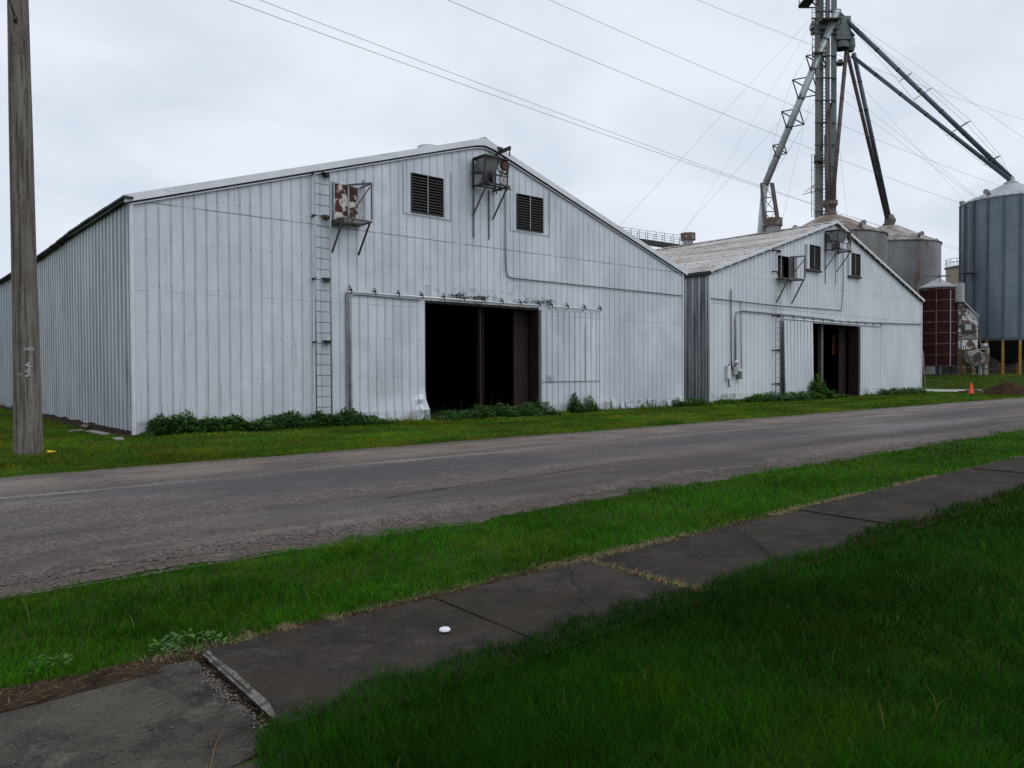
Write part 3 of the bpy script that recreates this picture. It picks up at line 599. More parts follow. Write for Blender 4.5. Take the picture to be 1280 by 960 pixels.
# blower hung below the ridge
def blower(root, xa, xb, yf, z0, z1, D=.85, s=1.0):
    """fan drum, motor, pulleys and belt guard on a braced bracket"""
    w = xb-xa; o = MB().box(xa, xb, yf-D, yf-D+.06, z0-.03, z0+.03).box(xa-.03, xb+.12, yf-D*.35, yf-D*.35+.05, z0-.03, z0+.02).box(xa, xa+.05, yf-D, yf, z0-.03, z0+.03).box(xb-.05, xb, yf-D, yf, z0-.03, z0+.03).box(xa-.1, xb+.32*s, yf-D*.65, yf-D*.6, z0-.02, z0+.03)
    o = o.build('blower_bracket', black_steel, root)
    for x in (xa+.04, xb-.06):
        MB().bar((x, yf-D+.05, z0-.02), (x-.02, yf-.02, z0-1.0*s), .045).build('brace', old_steel, o)
    MB().box(xa+.02, xa+.07, yf-.05, yf-.03, z0-1.75*s, z1+.05).box(xb-.3, xb-.25, yf-.05, yf-.03, z0-1.75*s, z0).build('wall_strap', old_steel, o)
    h = z1-z0; yc = yf-D*.55; zt_, zm_ = z0+h*.95, z0+h*.48
    A = [(xa+.02, yc-.32, zt_), (xb-.30, yc-.32, zt_), (xb-.30, yc+.32, zt_), (xa+.02, yc+.32, zt_)]; Bq = [(xa+.14, yc-.12, zm_), (xb-.42, yc-.12, zm_), (xb-.42, yc+.12, zm_), (xa+.14, yc+.12, zm_)]
    hp2 = MB().poly(A).poly(Bq[::-1])
    for i in range(4): j = (i+1) % 4; hp2.quad(Bq[i], Bq[j], A[j], A[i])
    hp2.build('blower_hopper', drum_m, o)
    MB().box(xa-.02, xb-.02, yc-.38, yc+.38, zt_, zt_+.04).build('blower_cover', black_steel, o)
    f = MB()
    for x in (xa-.03, xb-.05):
        for y in (yf-D*.9, yf-.12): f.bar((x, y, z0), (x, y, z1), .05)
        f.bar((x, yf-D*.9, z1), (x, yf-.12, z1), .05)
    f.bar((xa-.03, yf-D*.9, z1), (xb-.05, yf-D*.9, z1), .045).bar((xa-.03, yf-.12, z1), (xb-.05, yf-.12, z1), .045).bar((xa-.03, yf-D*.9, z0+h*.36), (xb, yf-D*.9, z0+h*.36), .04).bar((xa+.1, yf-D*.9, z0), (xa-.03, yf-D*.9, z0+h*.4), .04)
    f.build('blower_frame', black_steel, o)
    MB().tube([(xa+.12, yf-D*.55, z0+h*.19), (xa+.4, yf-D*.55, z0+h*.19)], h*.13, 12).box(xa+.15, xa+.36, yf-D*.7, yf-D*.4, z0+.02, z0+h*.1).build('motor', old_steel, o)
    yq = yf-D*.92
    MB().tube([(xb-.20, yq+.06, z0+h*.26), (xb-.20, yq, z0+h*.26)], h*.20, 20).tube([(xb-.20, yq+.002, z0+h*.26), (xb-.20, yq-.03, z0+h*.26)], h*.06, 10).build('pulley', pale_m, o)
    MB().tube([(xb-.12, yq+.12, z0+h*.76), (xb-.12, yq-.02, z0+h*.76)], h*.17, 18).build('pulley', mat('dark_red_casing', (.07, .03, .028), rough=.7) if 'dark_red_casing' not in bpy.data.materials else bpy.data.materials['dark_red_casing'], o)
    b = MB().bar((xb-.33, yq-.01, z0+h*.30), (xb-.24, yq-.01, z0+h*.78), .03).bar((xb-.06, yq-.01, z0+h*.28), (xb-.0, yq-.01, z0+h*.74), .03).bar((xb-.42, yq, z0+h*.52), (xb-.12, yq, z0+h*.46), .05)
    b.build_each('belt', black_steel, o)
    MB().tube([(xa-.06, yf-.1, z0+h*.5), (xa-.05, yf-D*.8, z0+h*.35), (xa+.05, yf-D*.85, z0+h*.1), (xa+.25, yf-D*.8, z0+.04)], .045, 8).tube([(xa+.2, yq+.1, z0+h*.1), (xa+.2, yq+.1, z0+h*.45)], .05, 8).tube([(xa+.38, yq+.15, z0+h*.05), (xa+.38, yq+.15, z0+h*.5)], .06, 8).build_each('blower_pipe', black_steel, o)
    MB().tube([(xb+.07, yf-.1, z1-.1), (xb+.09, yf-.3, z0+h*.5), (xb+.14, yf-.2, z0+.25), (xb+.05, yf-.05, z0-.1)], .02, 6).build('blower_cable', black_steel, o)
    return o
zb0 = on_y(612, 230, YF1-.7).z; zb1 = on_y(612, 198, YF1-.5).z
xb0 = on_y(601, 220, YF1-.5).x; xb1 = on_y(629, 220, YF1-.5).x
blower(B1, xb0, xb1, YF1, zb0, zb1)
bx = f1(617, 190).x+.1
MB().bar((bx, YF1+.0, 9.36), (bx, YF1-.80, 9.40), .07, .12).bar((bx, YF1-.76, 9.38), (bx, YF1-.76, 9.12), .035).box(bx-.18, bx+.05, YF1-.34, YF1-.30, 9.40, 9.52).build('hoist_beam', black_steel, B1)
# conduit down from the blower and along the wall
cx = f1(631, 240).x; cz = f1(740, 358).z
MB().tube([(cx-.03, YF1-.05, f1(631, 235).z), (cx-.03, YF1-.05, cz+.9), (cx, YF1-.05, cz+.25), (cx+.1, YF1-.05, cz+.04), (cx+.3, YF1-.05, cz), (X1b-.05, YF1-.05, cz-.02)], .02, 6).build('conduit', old_steel, B1)
# bent pipe round the left door leaf
MB().tube([(dl0-.06, YF1-.16, .1), (dl0-.06, YF1-.16, 3.9), (dl0+.05, YF1-.16, 4.0), (dl0+.35, YF1-.16, 4.0), (dl1-.2, YF1-.16, 3.96)], .025, 6).build('conduit', grey_pipe, B1)
# patched sheets round the vents (overlapping seams)
def seam_rect(root, r, yf, xa, pad=(.35, .35, .12, .3)):
    s = MB(); u0, u1, z0, z1 = r; x0, x1 = xa+u0-pad[0], xa+u1+pad[1]; a, b = z0-pad[2], z1+pad[3]
    s.box(x0, x1, yf-.036, yf-.03, a-.008, a+.008).box(x0, x0+.016, yf-.036, yf-.03, a, b).box(x1-.016, x1, yf-.036, yf-.03, a, b); s.build('sheet_seam', old_steel, root)
seam_rect(B1, lv1, YF1, X1a); seam_rect(B1, lv2, YF1, X1a)
# loose and curled sheet bottoms right of the doorway
mb = MB(); random.seed(11)
for i in range(30):
    x = X1a+random.uniform(14.4, 22.5); ww = random.uniform(.10, .32); hh = random.uniform(.10, .5)
    mb.quad((x, YF1-.05-random.random()*.05, .05+random.random()*.05), (x+ww, YF1-.04-random.random()*.06, .04), (x+ww, YF1-.035, .05+hh), (x, YF1-.035, .05+hh*.95))
mb.build_each('curled_sheet', fac1, B1)
mb = MB()
mb.box(dr0, dr1+.02, YF1-.115, YF1-.105, 1.20, 1.225).build('batten', old_steel, d2)
mb = MB(); x = f1(729, 400).x; mb.box(x, x+.02, YF1-.11, YF1-.10, 1.2, 3.4).build('batten', old_steel, d2)
# faded marker on the right leaf: a small blue T on a pale patch
px_ = f1(687.5, 473, .1); cxx, czz = px_.x, px_.z
MB().box(cxx-.17, cxx+.19, YF1-.113, YF1-.109, czz-.14, czz+.14).build('painted_patch', mat('pale_green_patch', (.40, .45, .45), (.36, .41, .45), nscale=5), d2)
MB().box(cxx-.11, cxx+.11, YF1-.118, YF1-.1135, czz+.0, czz+.04).box(cxx-.03, cxx+.04, YF1-.118, YF1-.1135, czz-.10, czz).build('painted_mark', mat('faded_blue_paint', (.20, .23, .42), (.28, .31, .46), nscale=12), d2)
# drum ventilators
def ventilator(name, root, x, y, zr, dia, cap_h=.46, neck=.42, material=drum_m):
    o = MB().lathe((x, y, zr), [(dia*.32, -.4), (dia*.32, neck)], 20).build(name, drum_m, root)
    MB().lathe((x, y, zr), [(.01, neck-.05), (dia/2, neck-.05), (dia/2, neck-.02), (dia*.485, neck+.02), (dia*.485, neck+cap_h-.05), (dia/2, neck+cap_h-.02), (dia/2, neck+cap_h), (.01, neck+cap_h+.05)], 24, False).build('vent_cap', material, o)
    MB().lathe((x, y, zr), [(dia*.34, neck*.15), (dia*.34, neck*.25), (dia*.31, neck*.25)], 20, False).build('vent_collar', pale_m, o); return o
rel = on_x(535, 200, 16.8).y
ventilator('roof_ventilator', B1, (X1a+X1b)/2, rel, RIDGE1, .85, .24, .26, trim_light)

# ================================================================== BARN TWO (far)
B2 = thing('metal_warehouse', 'smaller looking farther white metal barn with a rust-streaked roof and half open doorway', 'barn', (X2a, YF2, 0), 'gabled metal barns along the road')
W2 = X2b-X2a
def f2(px, py, n=0): return on_y(px, py, YF2-n)
def rect2(px0, px1, py0, py1): xm = (px0+px1)/2; return f2(px0, 460).x-X2a, f2(px1, 460).x-X2a, f2(xm, py1).z, f2(xm, py0).z
door2 = (f2(1012, 450).x-X2a, f2(1073, 450).x-X2a, -.2, f2(1020, 404).z)
va = rect2(1009, 1023, 308, 336); vb = rect2(1061, 1073, 318, 344); op2 = rect2(972, 986, 320, 348)
top2 = gable(W2, EAVE2-.06, RIDGE2-.06)
rib_wall(MB(), 0, W2, lambda u: .02+.04*nz(u*1.7, 8), top2, .36, .12, .035, lambda u, z, n: (X2a+u, YF2-n, z), [door2, va, vb, op2], extra=(W2/2,)).build('front_wall', fac2, B2)
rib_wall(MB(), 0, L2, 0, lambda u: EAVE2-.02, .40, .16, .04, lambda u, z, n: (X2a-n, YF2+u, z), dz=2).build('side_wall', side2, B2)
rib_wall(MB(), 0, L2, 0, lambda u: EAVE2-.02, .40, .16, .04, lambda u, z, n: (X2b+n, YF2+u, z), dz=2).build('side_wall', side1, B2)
rib_wall(MB(), 0, W2, 0, top2, .61, .1, .03, lambda u, z, n: (X2a+u, YF2+L2+n, z), extra=(W2/2,), dz=3).build('rear_wall', side1, B2)
make_roof(B2, X2a, X2b, YF2, L2, EAVE2, RIDGE2, .15, .15, roof_rust, rib=.75)
def rake_thin(root, xa, xb, yf, eave, ridge):
    W = xb-xa; xm = (xa+xb)/2; s = (ridge-eave)/(W/2); t = MB(); d = MB()
    for sd_ in (-1, 1):
        a = Vector((xm, yf-.17, ridge-.0)); b = Vector((xm+sd_*(W/2+.15), yf-.17, eave-s*.15)); t.bar(a, b, .04, .14)
        d.bar(a+Vector((0, .06, -.11)), b+Vector((0, .06, -.11)), .1, .06)  # dark bar below the trim, coloured as its shadow gap
        for i in range(34):
            p = a.lerp(b, (i+.5)/34)+Vector((0, .02, -.10)); t.box(p.x-.04, p.x+.04, p.y-.02, p.y+.02, p.z-.05, p.z+.03) if i % 2 else None
    t.build('rake_trim', trim_light, root); d.build('rake_shadow_strip', trim_dark, root)
rake_thin(B2, X2a, X2b, YF2, EAVE2, RIDGE2)
MB().box(X2a-.05, X2a+.05, YF2-.05, YF2+.05, 0, EAVE2-.1).build('corner_trim', trim_light, B2); MB().box(X2b-.03, X2b+.08, YF2-.06, YF2+.05, 0, EAVE2-.1).build('corner_trim', trim_light, B2)
MB().box(X2a-.2, X2a-.02, YF2-.1, YF2+L2, EAVE2-.22, EAVE2-.1).build('eave_board', trim_dark, B2)
for r in (va, vb):
    o = louver(B2, X2a, YF2-.05, r, 12, frame=.06); u0, u1, z0, z1 = r
    MB().box(X2a+u0-.28, X2a+u0-.06, YF2-.16, YF2-.03, z0-.1, z1+.05).build('vent_side', trim_light, o); MB().box(X2a+u0-.28, X2a+u1+.05, YF2-.2, YF2-.05, z0-.18, z0-.09).build('vent_sill', black_steel, o)
# open hatch with balcony
u0, u1, z0, z1 = op2; x0, x1 = X2a+u0, X2a+u1
h2 = MB().box(x1-.02, x1+.30, YF2-.30, YF2-.26, z0, z1).box(x1-.02, x1+.02, YF2-.30, YF2, z0, z1).build('loading_hatch', side1, B2, 'pale hatch leaf folded back from its dark opening')
MB().quad((x0, YF2+.3, z0), (x1, YF2+.3, z0), (x1, YF2+.3, z1), (x0, YF2+.3, z1)).build('hatch_backing', dark_in, h2)  # dark sheet painted as the unlit space inside the hatch
xo = x1+.32; yo = YF2-.75
pl = MB().box(x0-.3, x1+.2, yo+.3, YF2-.05, z0-.12, z0-.05).bar((x0-.2, yo, z0-.08), (xo, yo, z0-.08), .07).bar((xo, yo, z0-.08), (xo, YF2, z0-.08), .06).build('hatch_platform', old_steel, B2)
MB().bar((xo, yo, z0), (xo, yo, z1), .06).bar((x1, YF2-.05, z1), (xo, yo, z1), .06).bar((xo, yo, z1), (xo, YF2, z1), .05).bar((xo, yo, z1-.15), (x1, YF2-.1, z0+.1), .05).build('guard_rail', old_steel, pl)
for xx in (x0-.1, xo-.05): MB().bar((xx, yo+.05, z0-.1), (xx-.05, YF2-.02, z0-1.35), .06).build('brace', old_steel, pl)
# ladder, blower
lx0, lx1 = f2(965, 400).x, f2(971.5, 400).x
ladder(B2, lx0, lx1+.05, YF2, .1, f2(968, 312).z, [f2(968, p).z for p in (314, 340, 395, 438, 480)], rung=.33)
zb0 = on_y(1046, 312, YF2-.6).z; zb1 = on_y(1046, 289, YF2-.5).z; blower(B2, on_y(1041, 300, YF2-.5).x, on_y(1057, 300, YF2-.5).x, YF2, zb0, zb1, .9, 1.1)
# doors
e0, e1_ = f2(975.5, 450).x, f2(1012.5, 450).x
sd2 = sliding_door(B2, e0+.05, e1_, YF2, .05, door2[3], fac2, 'left door leaf leaning slightly out of plumb', bent=False, off=.16, lean=.18, period=.36)
MB().poly([(e0-.1, YF2-.05, .1), (e0+.3, YF2-.05, .1), (e0+.02, YF2-.05, door2[3]), (e0-.1, YF2-.05, door2[3])]).build('door_gap_shade', trim_dark, sd2)  # dark sheet painted as the shade behind the leaning leaf
e2_, e3_ = f2(1073, 450).x, f2(1098, 450).x
sliding_door(B2, e2_, e3_, YF2, .05, door2[3]-.02, fac2, 'right door leaf slid open against the wall', bent=False, off=.10, period=.36)
track(B2, e0-.1, e3_+.1, YF2, door2[3]+.10, 12, .045)
dx0, dx1 = X2a+door2[0], X2a+door2[1]; H2 = door2[3]
MB().box(dx1-.04, dx1+.08, YF2+.05, YF2+.6, 0, H2).box(dx1-.95, dx1-.04, YF2+.75, YF2+.82, 0, H2).build('door_jamb', oxide, B2)
xp = f2(1036, 450).x; MB().box(xp-.12, xp+.12, YF2+.4, YF2+.62, 0, H2).build('centre_post', old_steel, B2)
xq0 = on_y(1040, 440, YF2+1.2).x; xq1 = on_y(1056, 440, YF2+1.2).x; MB().box(xq0, xq1, YF2+1.15, YF2+1.2, on_y(1048, 444, YF2+1.2).z, on_y(1048, 418, YF2+1.2).z).build('inner_board', mat('rusty_orange_board', (.16, .06, .03), (.09, .035, .025), nscale=3, stains=[((.25, .12, .06), 4, V, .55, .65, .7)]), B2)
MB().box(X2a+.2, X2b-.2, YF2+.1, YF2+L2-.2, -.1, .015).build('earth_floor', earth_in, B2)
MB().box(X2a+.25, X2a+.3, YF2+.5, YF2+L2-.3, 0, EAVE2-.3).box(X2b-.3, X2b-.25, YF2+.5, YF2+L2-.3, 0, EAVE2-.3).box(X2a+.3, X2b-.3, YF2+14, YF2+14.05, 0, EAVE2).box(X2a+.3, X2b-.3, YF2+.5, YF2+L2-.3, EAVE2-.3, EAVE2-.25).build('dark_lining', dark_in, B2)  # last box set: unseen dark lining added to blacken this doorway
# conduits and meter boxes
def p2(px, py, n=.08): v = f2(px, py, n); return (v.x, YF2-n, v.z)
zc = f2(1000, 394).z
MB().tube([p2(914, 362), p2(914.5, 455), p2(915, 462)], .03, 6).build('conduit', old_steel, B2)
a = p2(921, 462); b = p2(926, 388)
MB().tube([(a[0]-.1, a[1], a[2]), (a[0]-.1, a[1], b[2]-.35), (a[0], a[1], b[2]-.08), (b[0], b[1], b[2]), p2(1000, 395), p2(1040, 399.5), p2(1046, 401.5), (X2b-.1, YF2-.08, f2(1149, 405).z)], .045, 7).build('conduit', grey_pipe, B2)
MB().tube([p2(926, 376), p2(926.5, 461)], .025, 6).build('conduit', old_steel, B2)
g = f2(887, 374)
MB().tube([(X2a, YF2-.06, f2(888, 373).z), p2(966, 381.5, .06), p2(1052, 388, .06), p2(1054, 355, .06), p2(1054, 316, .06)], .022, 6).build('conduit', old_steel, B2)
mbx = p2(916, 462); MB().box(mbx[0]-.05, mbx[0]+.28, YF2-.2, YF2-.03, mbx[2]-.25, mbx[2]+.15).build('meter_box', pale_m, B2)
mbx = p2(921, 466); MB().box(mbx[0]-.02, mbx[0]+.22, YF2-.25, YF2-.03, mbx[2]-.32, mbx[2]+.08).build('meter_box', mat('green_grey_box', (.12, .15, .15), rough=.5), B2)
mbx = p2(910, 462); MB().box(mbx[0]-.14, mbx[0]+.08, YF2-.18, YF2-.03, mbx[2]-.45, mbx[2]+.2).build('meter_box', trim_light, B2)
MB().tube([p2(911, 455), p2(911, 482), p2(913, 483)], .035, 6).build('conduit', black_steel, B2)
MB().lathe((mbx[0]+.5, YF2-.22, mbx[2]+.35), [(.01, -.12), (.1, -.1), (.11, 0), (.1, .1), (.01, .12)], 12).build('meter_glass', tin, B2)
# leaning sheet at the far right corner and dark base marks
MB().poly([(X2b+.1, YF2-.3, 0), (X2b+.18, YF2-.3, 0), (X2b+.75, YF2+.1, 3.0), (X2b+.2, YF2+.1, 3.0)]).poly([(X2b+.1, YF2-.27, 0), (X2b+.2, YF2+.13, 3.0), (X2b+.75, YF2+.13, 3.0), (X2b+.18, YF2-.27, 0)]).build('leaning_sheet', rust_m, B2)
ventilator('roof_ventilator', B2, (X2a+X2b)/2, on_x(966, 280, (X2a+X2b)/2).y, RIDGE2, 1.2, .42, .40, rust_m)
ventilator('roof_ventilator', B2, (X2a+X2b)/2, on_x(860, 300, (X2a+X2b)/2).y, RIDGE2, 1.05, .42, .38, rust_m)

# ================================================================== GRAIN ELEVATOR behind
bin_m = mat('stained_galvanised_bin', (.18, .185, .19), (.28, .285, .29), rough=.5, metal=.35, nscale=.35, stretch=(1, 1, .8),
    stains=[((.15, .08, .05), .55, (1.5, 1.5, .35), .56, .64, .85), ((.16, .15, .14), 1.1, (1.2, 1.2, .25), .48, .62, .7)], lines=[dict(band=(2, 1.12, 0, .035), c=(.15, .15, .15), s=.5, ns=.6)], bump=.02, bscale=.8)
bin_roof = mat('rusty_bin_roof', (.26, .225, .20), (.40, .38, .36), rough=.6, metal=.2, nscale=.4, stains=[((.13, .08, .055), .5, V, .45, .56, .85)])
blue_bin = mat('blue_grey_bin_steel', (.13, .17, .205), (.22, .255, .29), rough=.5, metal=.3, nscale=.3, stretch=(1, 1, .5),
    stains=[((.25, .26, .27), .6, (2, 2, .3), .55, .7, .5), ((.14, .12, .09), .9, (2, 2, .2), .62, .72, .5)], lines=[dict(band=(2, 1.12, 0, .03), c=(.09, .1, .12), s=.5, ns=.6)])
rib_blue = mat('dark_stiffener', (.07, .09, .12), (.11, .13, .16), rough=.5, metal=.3, nscale=1)
def hood(mb, p, d, r=.27):   # bent round roof breather
    p = Vector(p); d = Vector(d); mb.tube([p, p+Vector((0, 0, r*.9)), p+Vector((0, 0, r*1.5))+d*r*.7, p+Vector((0, 0, r*1.4))+d*r*1.9], [r*.6, r*.62, r*.7, r*.95], 10)
def grain_bin(label, c, r, h, apex, wm, rm, z0=0, nst=0, hoods=5, legs=0, wall0=0, neck=True):
    t = thing('grain_bin', label, 'grain bin', (c.x, c.y, z0), 'round metal grain bins behind the barns'); C = Vector((c.x, c.y, 0)); n = 48 if not nst else nst*2
    MB().lathe(C, [(r, wall0), (r, h)], n, nst == 0).build('bin_wall', wm, t)
    ro = MB().lathe(C, [(r+.10, h-.06), (r+.12, h+.02), (r*.22, h+(apex-h)*.86), (.5, apex-.3)], n, False).build('bin_roof', rm, t)
    rr = MB()
    for i in range(nst*2 if nst else 24):
        a = 2*math.pi*i/(nst*2 if nst else 24); rr.bar((C.x+(r+.1)*math.cos(a), C.y+(r+.1)*math.sin(a), h+.06), (C.x+.5*math.cos(a), C.y+.5*math.sin(a), apex-.26), .07, .08)
    rr.build('roof_ribs', rm, ro)
    MB().lathe(C, [(.62, apex-.35), (.62, apex-.05), (.35, apex+.1), (.3, apex+.45), (.01, apex+.46)], 16, False).build('fill_collar', rust_m if wm is bin_m else pale_m, ro)
    for i in range(hoods):
        a = 2*math.pi*(i+.35)/hoods; q = r*.9; hb = MB(); hood(hb, (C.x+q*math.cos(a), C.y+q*math.sin(a), h+(apex-h)*.1), (math.cos(a), math.sin(a), 0)); hb.build('roof_breather', drum_m, ro)
    if nst:
        for i in range(nst):
            a = 2*math.pi*(i+.5)/nst; d = Vector((math.cos(a), math.sin(a), 0)); s_ = Vector((-d.y, d.x, 0))
            MB().obox(C+d*(r+.05)+Vector((0, 0, (wall0+h)/2)), d, s_, Vector((0, 0, 1)), .07, .09, (h-wall0)/2-.02).build('stiffener', rib_blue, t)
    return t
cA = at_depth(1037, 460, 72); cB = at_depth(1110, 460, 86); cC = at_depth(1262, 460, 72)
tA = grain_bin('stained grey grain bin close behind the ridge of the farther barn', cA, 4.85, at_depth(1037, 287, 67).z, at_depth(1037, 267, 72).z, bin_m, bin_roof)
tB = grain_bin('broad rust-streaked grey grain bin between the barn gable and the dark red dryer', cB, 5.2, at_depth(1140, 300, 81).z, at_depth(1110, 280, 86).z, bin_m, bin_roof)
rC = 4.1; zC0 = at_depth(1250, 423, 67.5).z; gC = 1.15
tC = grain_bin('tall blue grey grain bin on yellow legs at the right edge', cC, rC, at_depth(1250, 240.5, 67.5).z, at_depth(1243, 229, 72).z, blue_bin, mat('pale_bin_roof', (.36, .38, .40), (.46, .47, .48), rough=.5, metal=.3, nscale=.5), z0=gC, nst=20, wall0=zC0)
MB().lathe((cC.x, cC.y, 0), [(rC-.02, zC0), (.45, gC+1.0), (.45, gC+.7)], 40, False).build('hopper_cone', mat('dark_hopper_steel', (.03, .035, .04), (.045, .045, .05), rough=.7, nscale=1), tC)
MB().lathe((cC.x, cC.y, 0), [(rC+.13, zC0-.12), (rC+.13, zC0+.12), (rC, zC0+.12)], 40, False).build('base_ring', rib_blue, tC)
yel = mat('yellow_ochre_paint', (.34, .17, .03), (.42, .24, .06), rough=.6, nscale=2, stains=[((.12, .05, .02), 2, (1, 1, .4), .56, .7, .7)])
for i in range(20):
    a = 2*math.pi*(i+.5)/20; d = Vector((math.cos(a), math.sin(a), 0)); s_ = Vector((-d.y, d.x, 0)); c_ = Vector((cC.x, cC.y, 0))+d*(rC)
    MB().obox(c_+Vector((0, 0, (gC-.1+zC0-.12)/2)), d, s_, Vector((0, 0, 1)), .12, .10, (zC0-.12-gC+.1)/2).build('leg', yel, tC)
# ladder and landing on the tall bin, facing the street
def bin_pt(px, z, r=rC+.35):   # point on the bin's skin seen at picture column px
    d = ray(px, 460); d.z = 0; d.normalize(); e = Vector((0, 0, 0)); cc = Vector((cC.x, cC.y, 0)); b = d.dot(cc); q = cc.length_squared-b*b; return d*(b-math.sqrt(max(0, r*r-q)))+Vector((0, 0, z))
zt = at_depth(1208, 250, 69).z; zl = at_depth(1208, 338, 69).z
la, lb = bin_pt(1208, 0), bin_pt(1213, 0)
l_ = MB().bar((la.x, la.y, zl), (la.x, la.y, zt), .07).build('ladder', old_steel, tC); MB().bar((lb.x, lb.y, zl), (lb.x, lb.y, zt), .07).build('rail', old_steel, l_)
for i in range(int((zt-zl)/.35)): MB().bar((la.x, la.y, zl+.2+i*.35), (lb.x, lb.y, zl+.2+i*.35), .04).build('rung', old_steel, l_)
a1, a2 = bin_pt(1199, 0), bin_pt(1206, 0); l_ = MB().bar((a1.x, a1.y, gC), (a1.x, a1.y, zl), .06).build('ladder', old_steel, tC); MB().bar((a2.x, a2.y, gC), (a2.x, a2.y, zl), .06).build('rail', old_steel, l_)
for i in range(int((zl-gC)/.9)): MB().bar((a1.x, a1.y, gC+.5+i*.9), (a2.x, a2.y, gC+.5+i*.9), .05).build('rung', old_steel, l_)
p0 = bin_pt(1202, zl, rC+.6); p1 = bin_pt(1215, zl, rC+.6); pb = MB().bar(p0, p1, .9, .08)
for z in (.5, 1.0): pb.bar(p0+Vector((0, 0, z)), p1+Vector((0, 0, z)), .04)
for q in (p0, p1): pb.bar(q, q+Vector((0, 0, 1.0)), .05)
pb.build('landing', old_steel, tC)
# tan silo peeping from behind the tall bin
cS = at_depth(1203, 460, 98); rS = 1.95; zS = at_depth(1190, 334, 97).z
tS = thing('silo', 'narrow tan silo with a roof railing peeping from behind the blue grey bin', 'silo', (cS.x, cS.y, 1.1))
MB().lathe((cS.x, cS.y, 0), [(rS, 1.0), (rS, zS)], 28).build('silo_wall', mat('tan_concrete', (.33, .27, .21), (.38, .32, .26), rough=.8, nscale=.4), tS)
MB().lathe((cS.x, cS.y, 0), [(rS+.15, zS-.05), (rS+.15, zS+.1), (.01, zS+.45)], 28, False).build('silo_roof', old_steel, tS)
rl = MB(); 
for i in range(14):
    a, b = 2*math.pi*i/14, 2*math.pi*(i+1)/14; P_ = lambda t, z: (cS.x+rS*math.cos(t), cS.y+rS*math.sin(t), zS+z)
    rl.bar(P_(a, 0), P_(a, 1.1), .05).bar(P_(a, 1.1), P_(b, 1.1), .05).bar(P_(a, .6), P_(b, .6), .04)
rl.build('roof_railing', grey_pipe, tS)

# dryer: dark red cylinder with frame, ladder, cap
cD = at_depth(1172, 460, 66); rD = 1.45; g0 = 1.1; zD0 = at_depth(1172, 458, 64.4).z; zD1 = at_depth(1172, 357, 64.4).z
tD = thing('grain_dryer', 'dark red round grain dryer with a patched white housing, beyond the farther barn', 'grain dryer', (cD.x, cD.y, g0))
red = mat('dark_red_dryer', (.022, .0045, .005), (.040, .010, .009), rough=.7, spec=.12, metal=0, nscale=.8, stretch=(1, 1, .4))
MB().lathe((cD.x, cD.y, 0), [(rD, zD0), (rD, zD1)], 32).build('dryer_wall', red, tD)
cap = MB().lathe((cD.x, cD.y, 0), [(rD+.08, zD1-.12), (rD+.10, zD1), (.35, zD1+.62), (.3, zD1+.75), (.01, zD1+.8)], 24, False).build('dryer_cap', pale_m, tD)
MB().bar((cD.x-.9, cD.y+.7, zD1+.95), (cD.x+.9, cD.y-.7, zD1+1.0), .12).bar((cD.x, cD.y, zD1+.7), (cD.x, cD.y, zD1+1.0), .1).bar((cD.x-.7, cD.y-.4, zD1+.3), (cD.x-.7, cD.y-.4, zD1+1.0), .06).build('inlet_arm', old_steel, cap)
fr = MB()
for i in range(8): fr.lathe((cD.x, cD.y, zD0+.05+(zD1-zD0-.3)*i/7), [(rD+.0, -.025), (rD+.05, -.025), (rD+.05, .025), (rD, .025)], 32, False)
fr.build_each('hoop', rust_m, tD)
right2 = Vector((R0.x, R0.y, 0)); fwd2 = Vector((F0.x, F0.y, 0)); bD = Vector((cD.x, cD.y, 0))
for t in (-.55, .15): 
    q = bD - fwd2*rD*math.sqrt(1-t*t)*1.05 + right2*rD*t*1.05; MB().bar(q+Vector((0, 0, zD0)), q+Vector((0, 0, zD1-.4)), .06).build('downpipe', pale_m if t > 0 else rust_m, tD)
q = bD-fwd2*rD*.78+right2*rD*.75; q2 = q+right2*.35+fwd2*.1
ld = MB().bar(q+Vector((0, 0, g0)), q+Vector((0, 0, zD1)), .06).build('ladder', old_steel, tD); MB().bar(q2+Vector((0, 0, g0)), q2+Vector((0, 0, zD1)), .06).build('rail', old_steel, ld)
for i in range(int((zD1-g0)/.35)): MB().bar(q+Vector((0, 0, g0+.2+i*.35)), q2+Vector((0, 0, g0+.2+i*.35)), .04).build('rung', old_steel, ld)
for k in range(6):
    a = 2*math.pi*(k+.3)/6; MB().box(cD.x+rD*.85*math.cos(a)-.1, cD.x+rD*.85*math.cos(a)+.1, cD.y+rD*.85*math.sin(a)-.1, cD.y+rD*.85*math.sin(a)+.1, g0-.2, zD0).build('leg', black_steel, tD)
# housing beside the dryer: sloped-top white patched box
hm = mat('white_housing_with_rust', (.50, .51, .52), (.62, .63, .64), rough=.6, nscale=.8, stains=[((.085, .028, .02), 1.0, V, .48, .52, .95), ((.03, .025, .025), 1.7, V, .56, .60, .9)])
D_h = 65.0
def hp_(px, py, d=0): return at_depth(px, py, D_h+d)
front = [hp_(1197, 468-9), hp_(1223, 446), hp_(1223, 395), hp_(1197, 371)]
front = [Vector((hp_(1197, 460).x, hp_(1197, 460).y, hp_(1197, 458).z)), Vector((hp_(1222, 460).x, hp_(1222, 460).y, hp_(1222, 437).z)), Vector((hp_(1222, 460).x, hp_(1222, 460).y, hp_(1222, 397).z)), Vector((hp_(1197, 460).x, hp_(1197, 460).y, hp_(1197, 372).z))]
front[0].z = hp_(1222, 437).z
back = [p+fwd2*2.2 for p in front]; hb = MB(); hb.poly(front); hb.poly(back[::-1])
for i in range(4): j = (i+1) % 4; hb.quad(front[i], back[i], back[j], front[j])
ho = hb.build('housing', hm, tD, 'white housing with a sloping top and rusted patches')
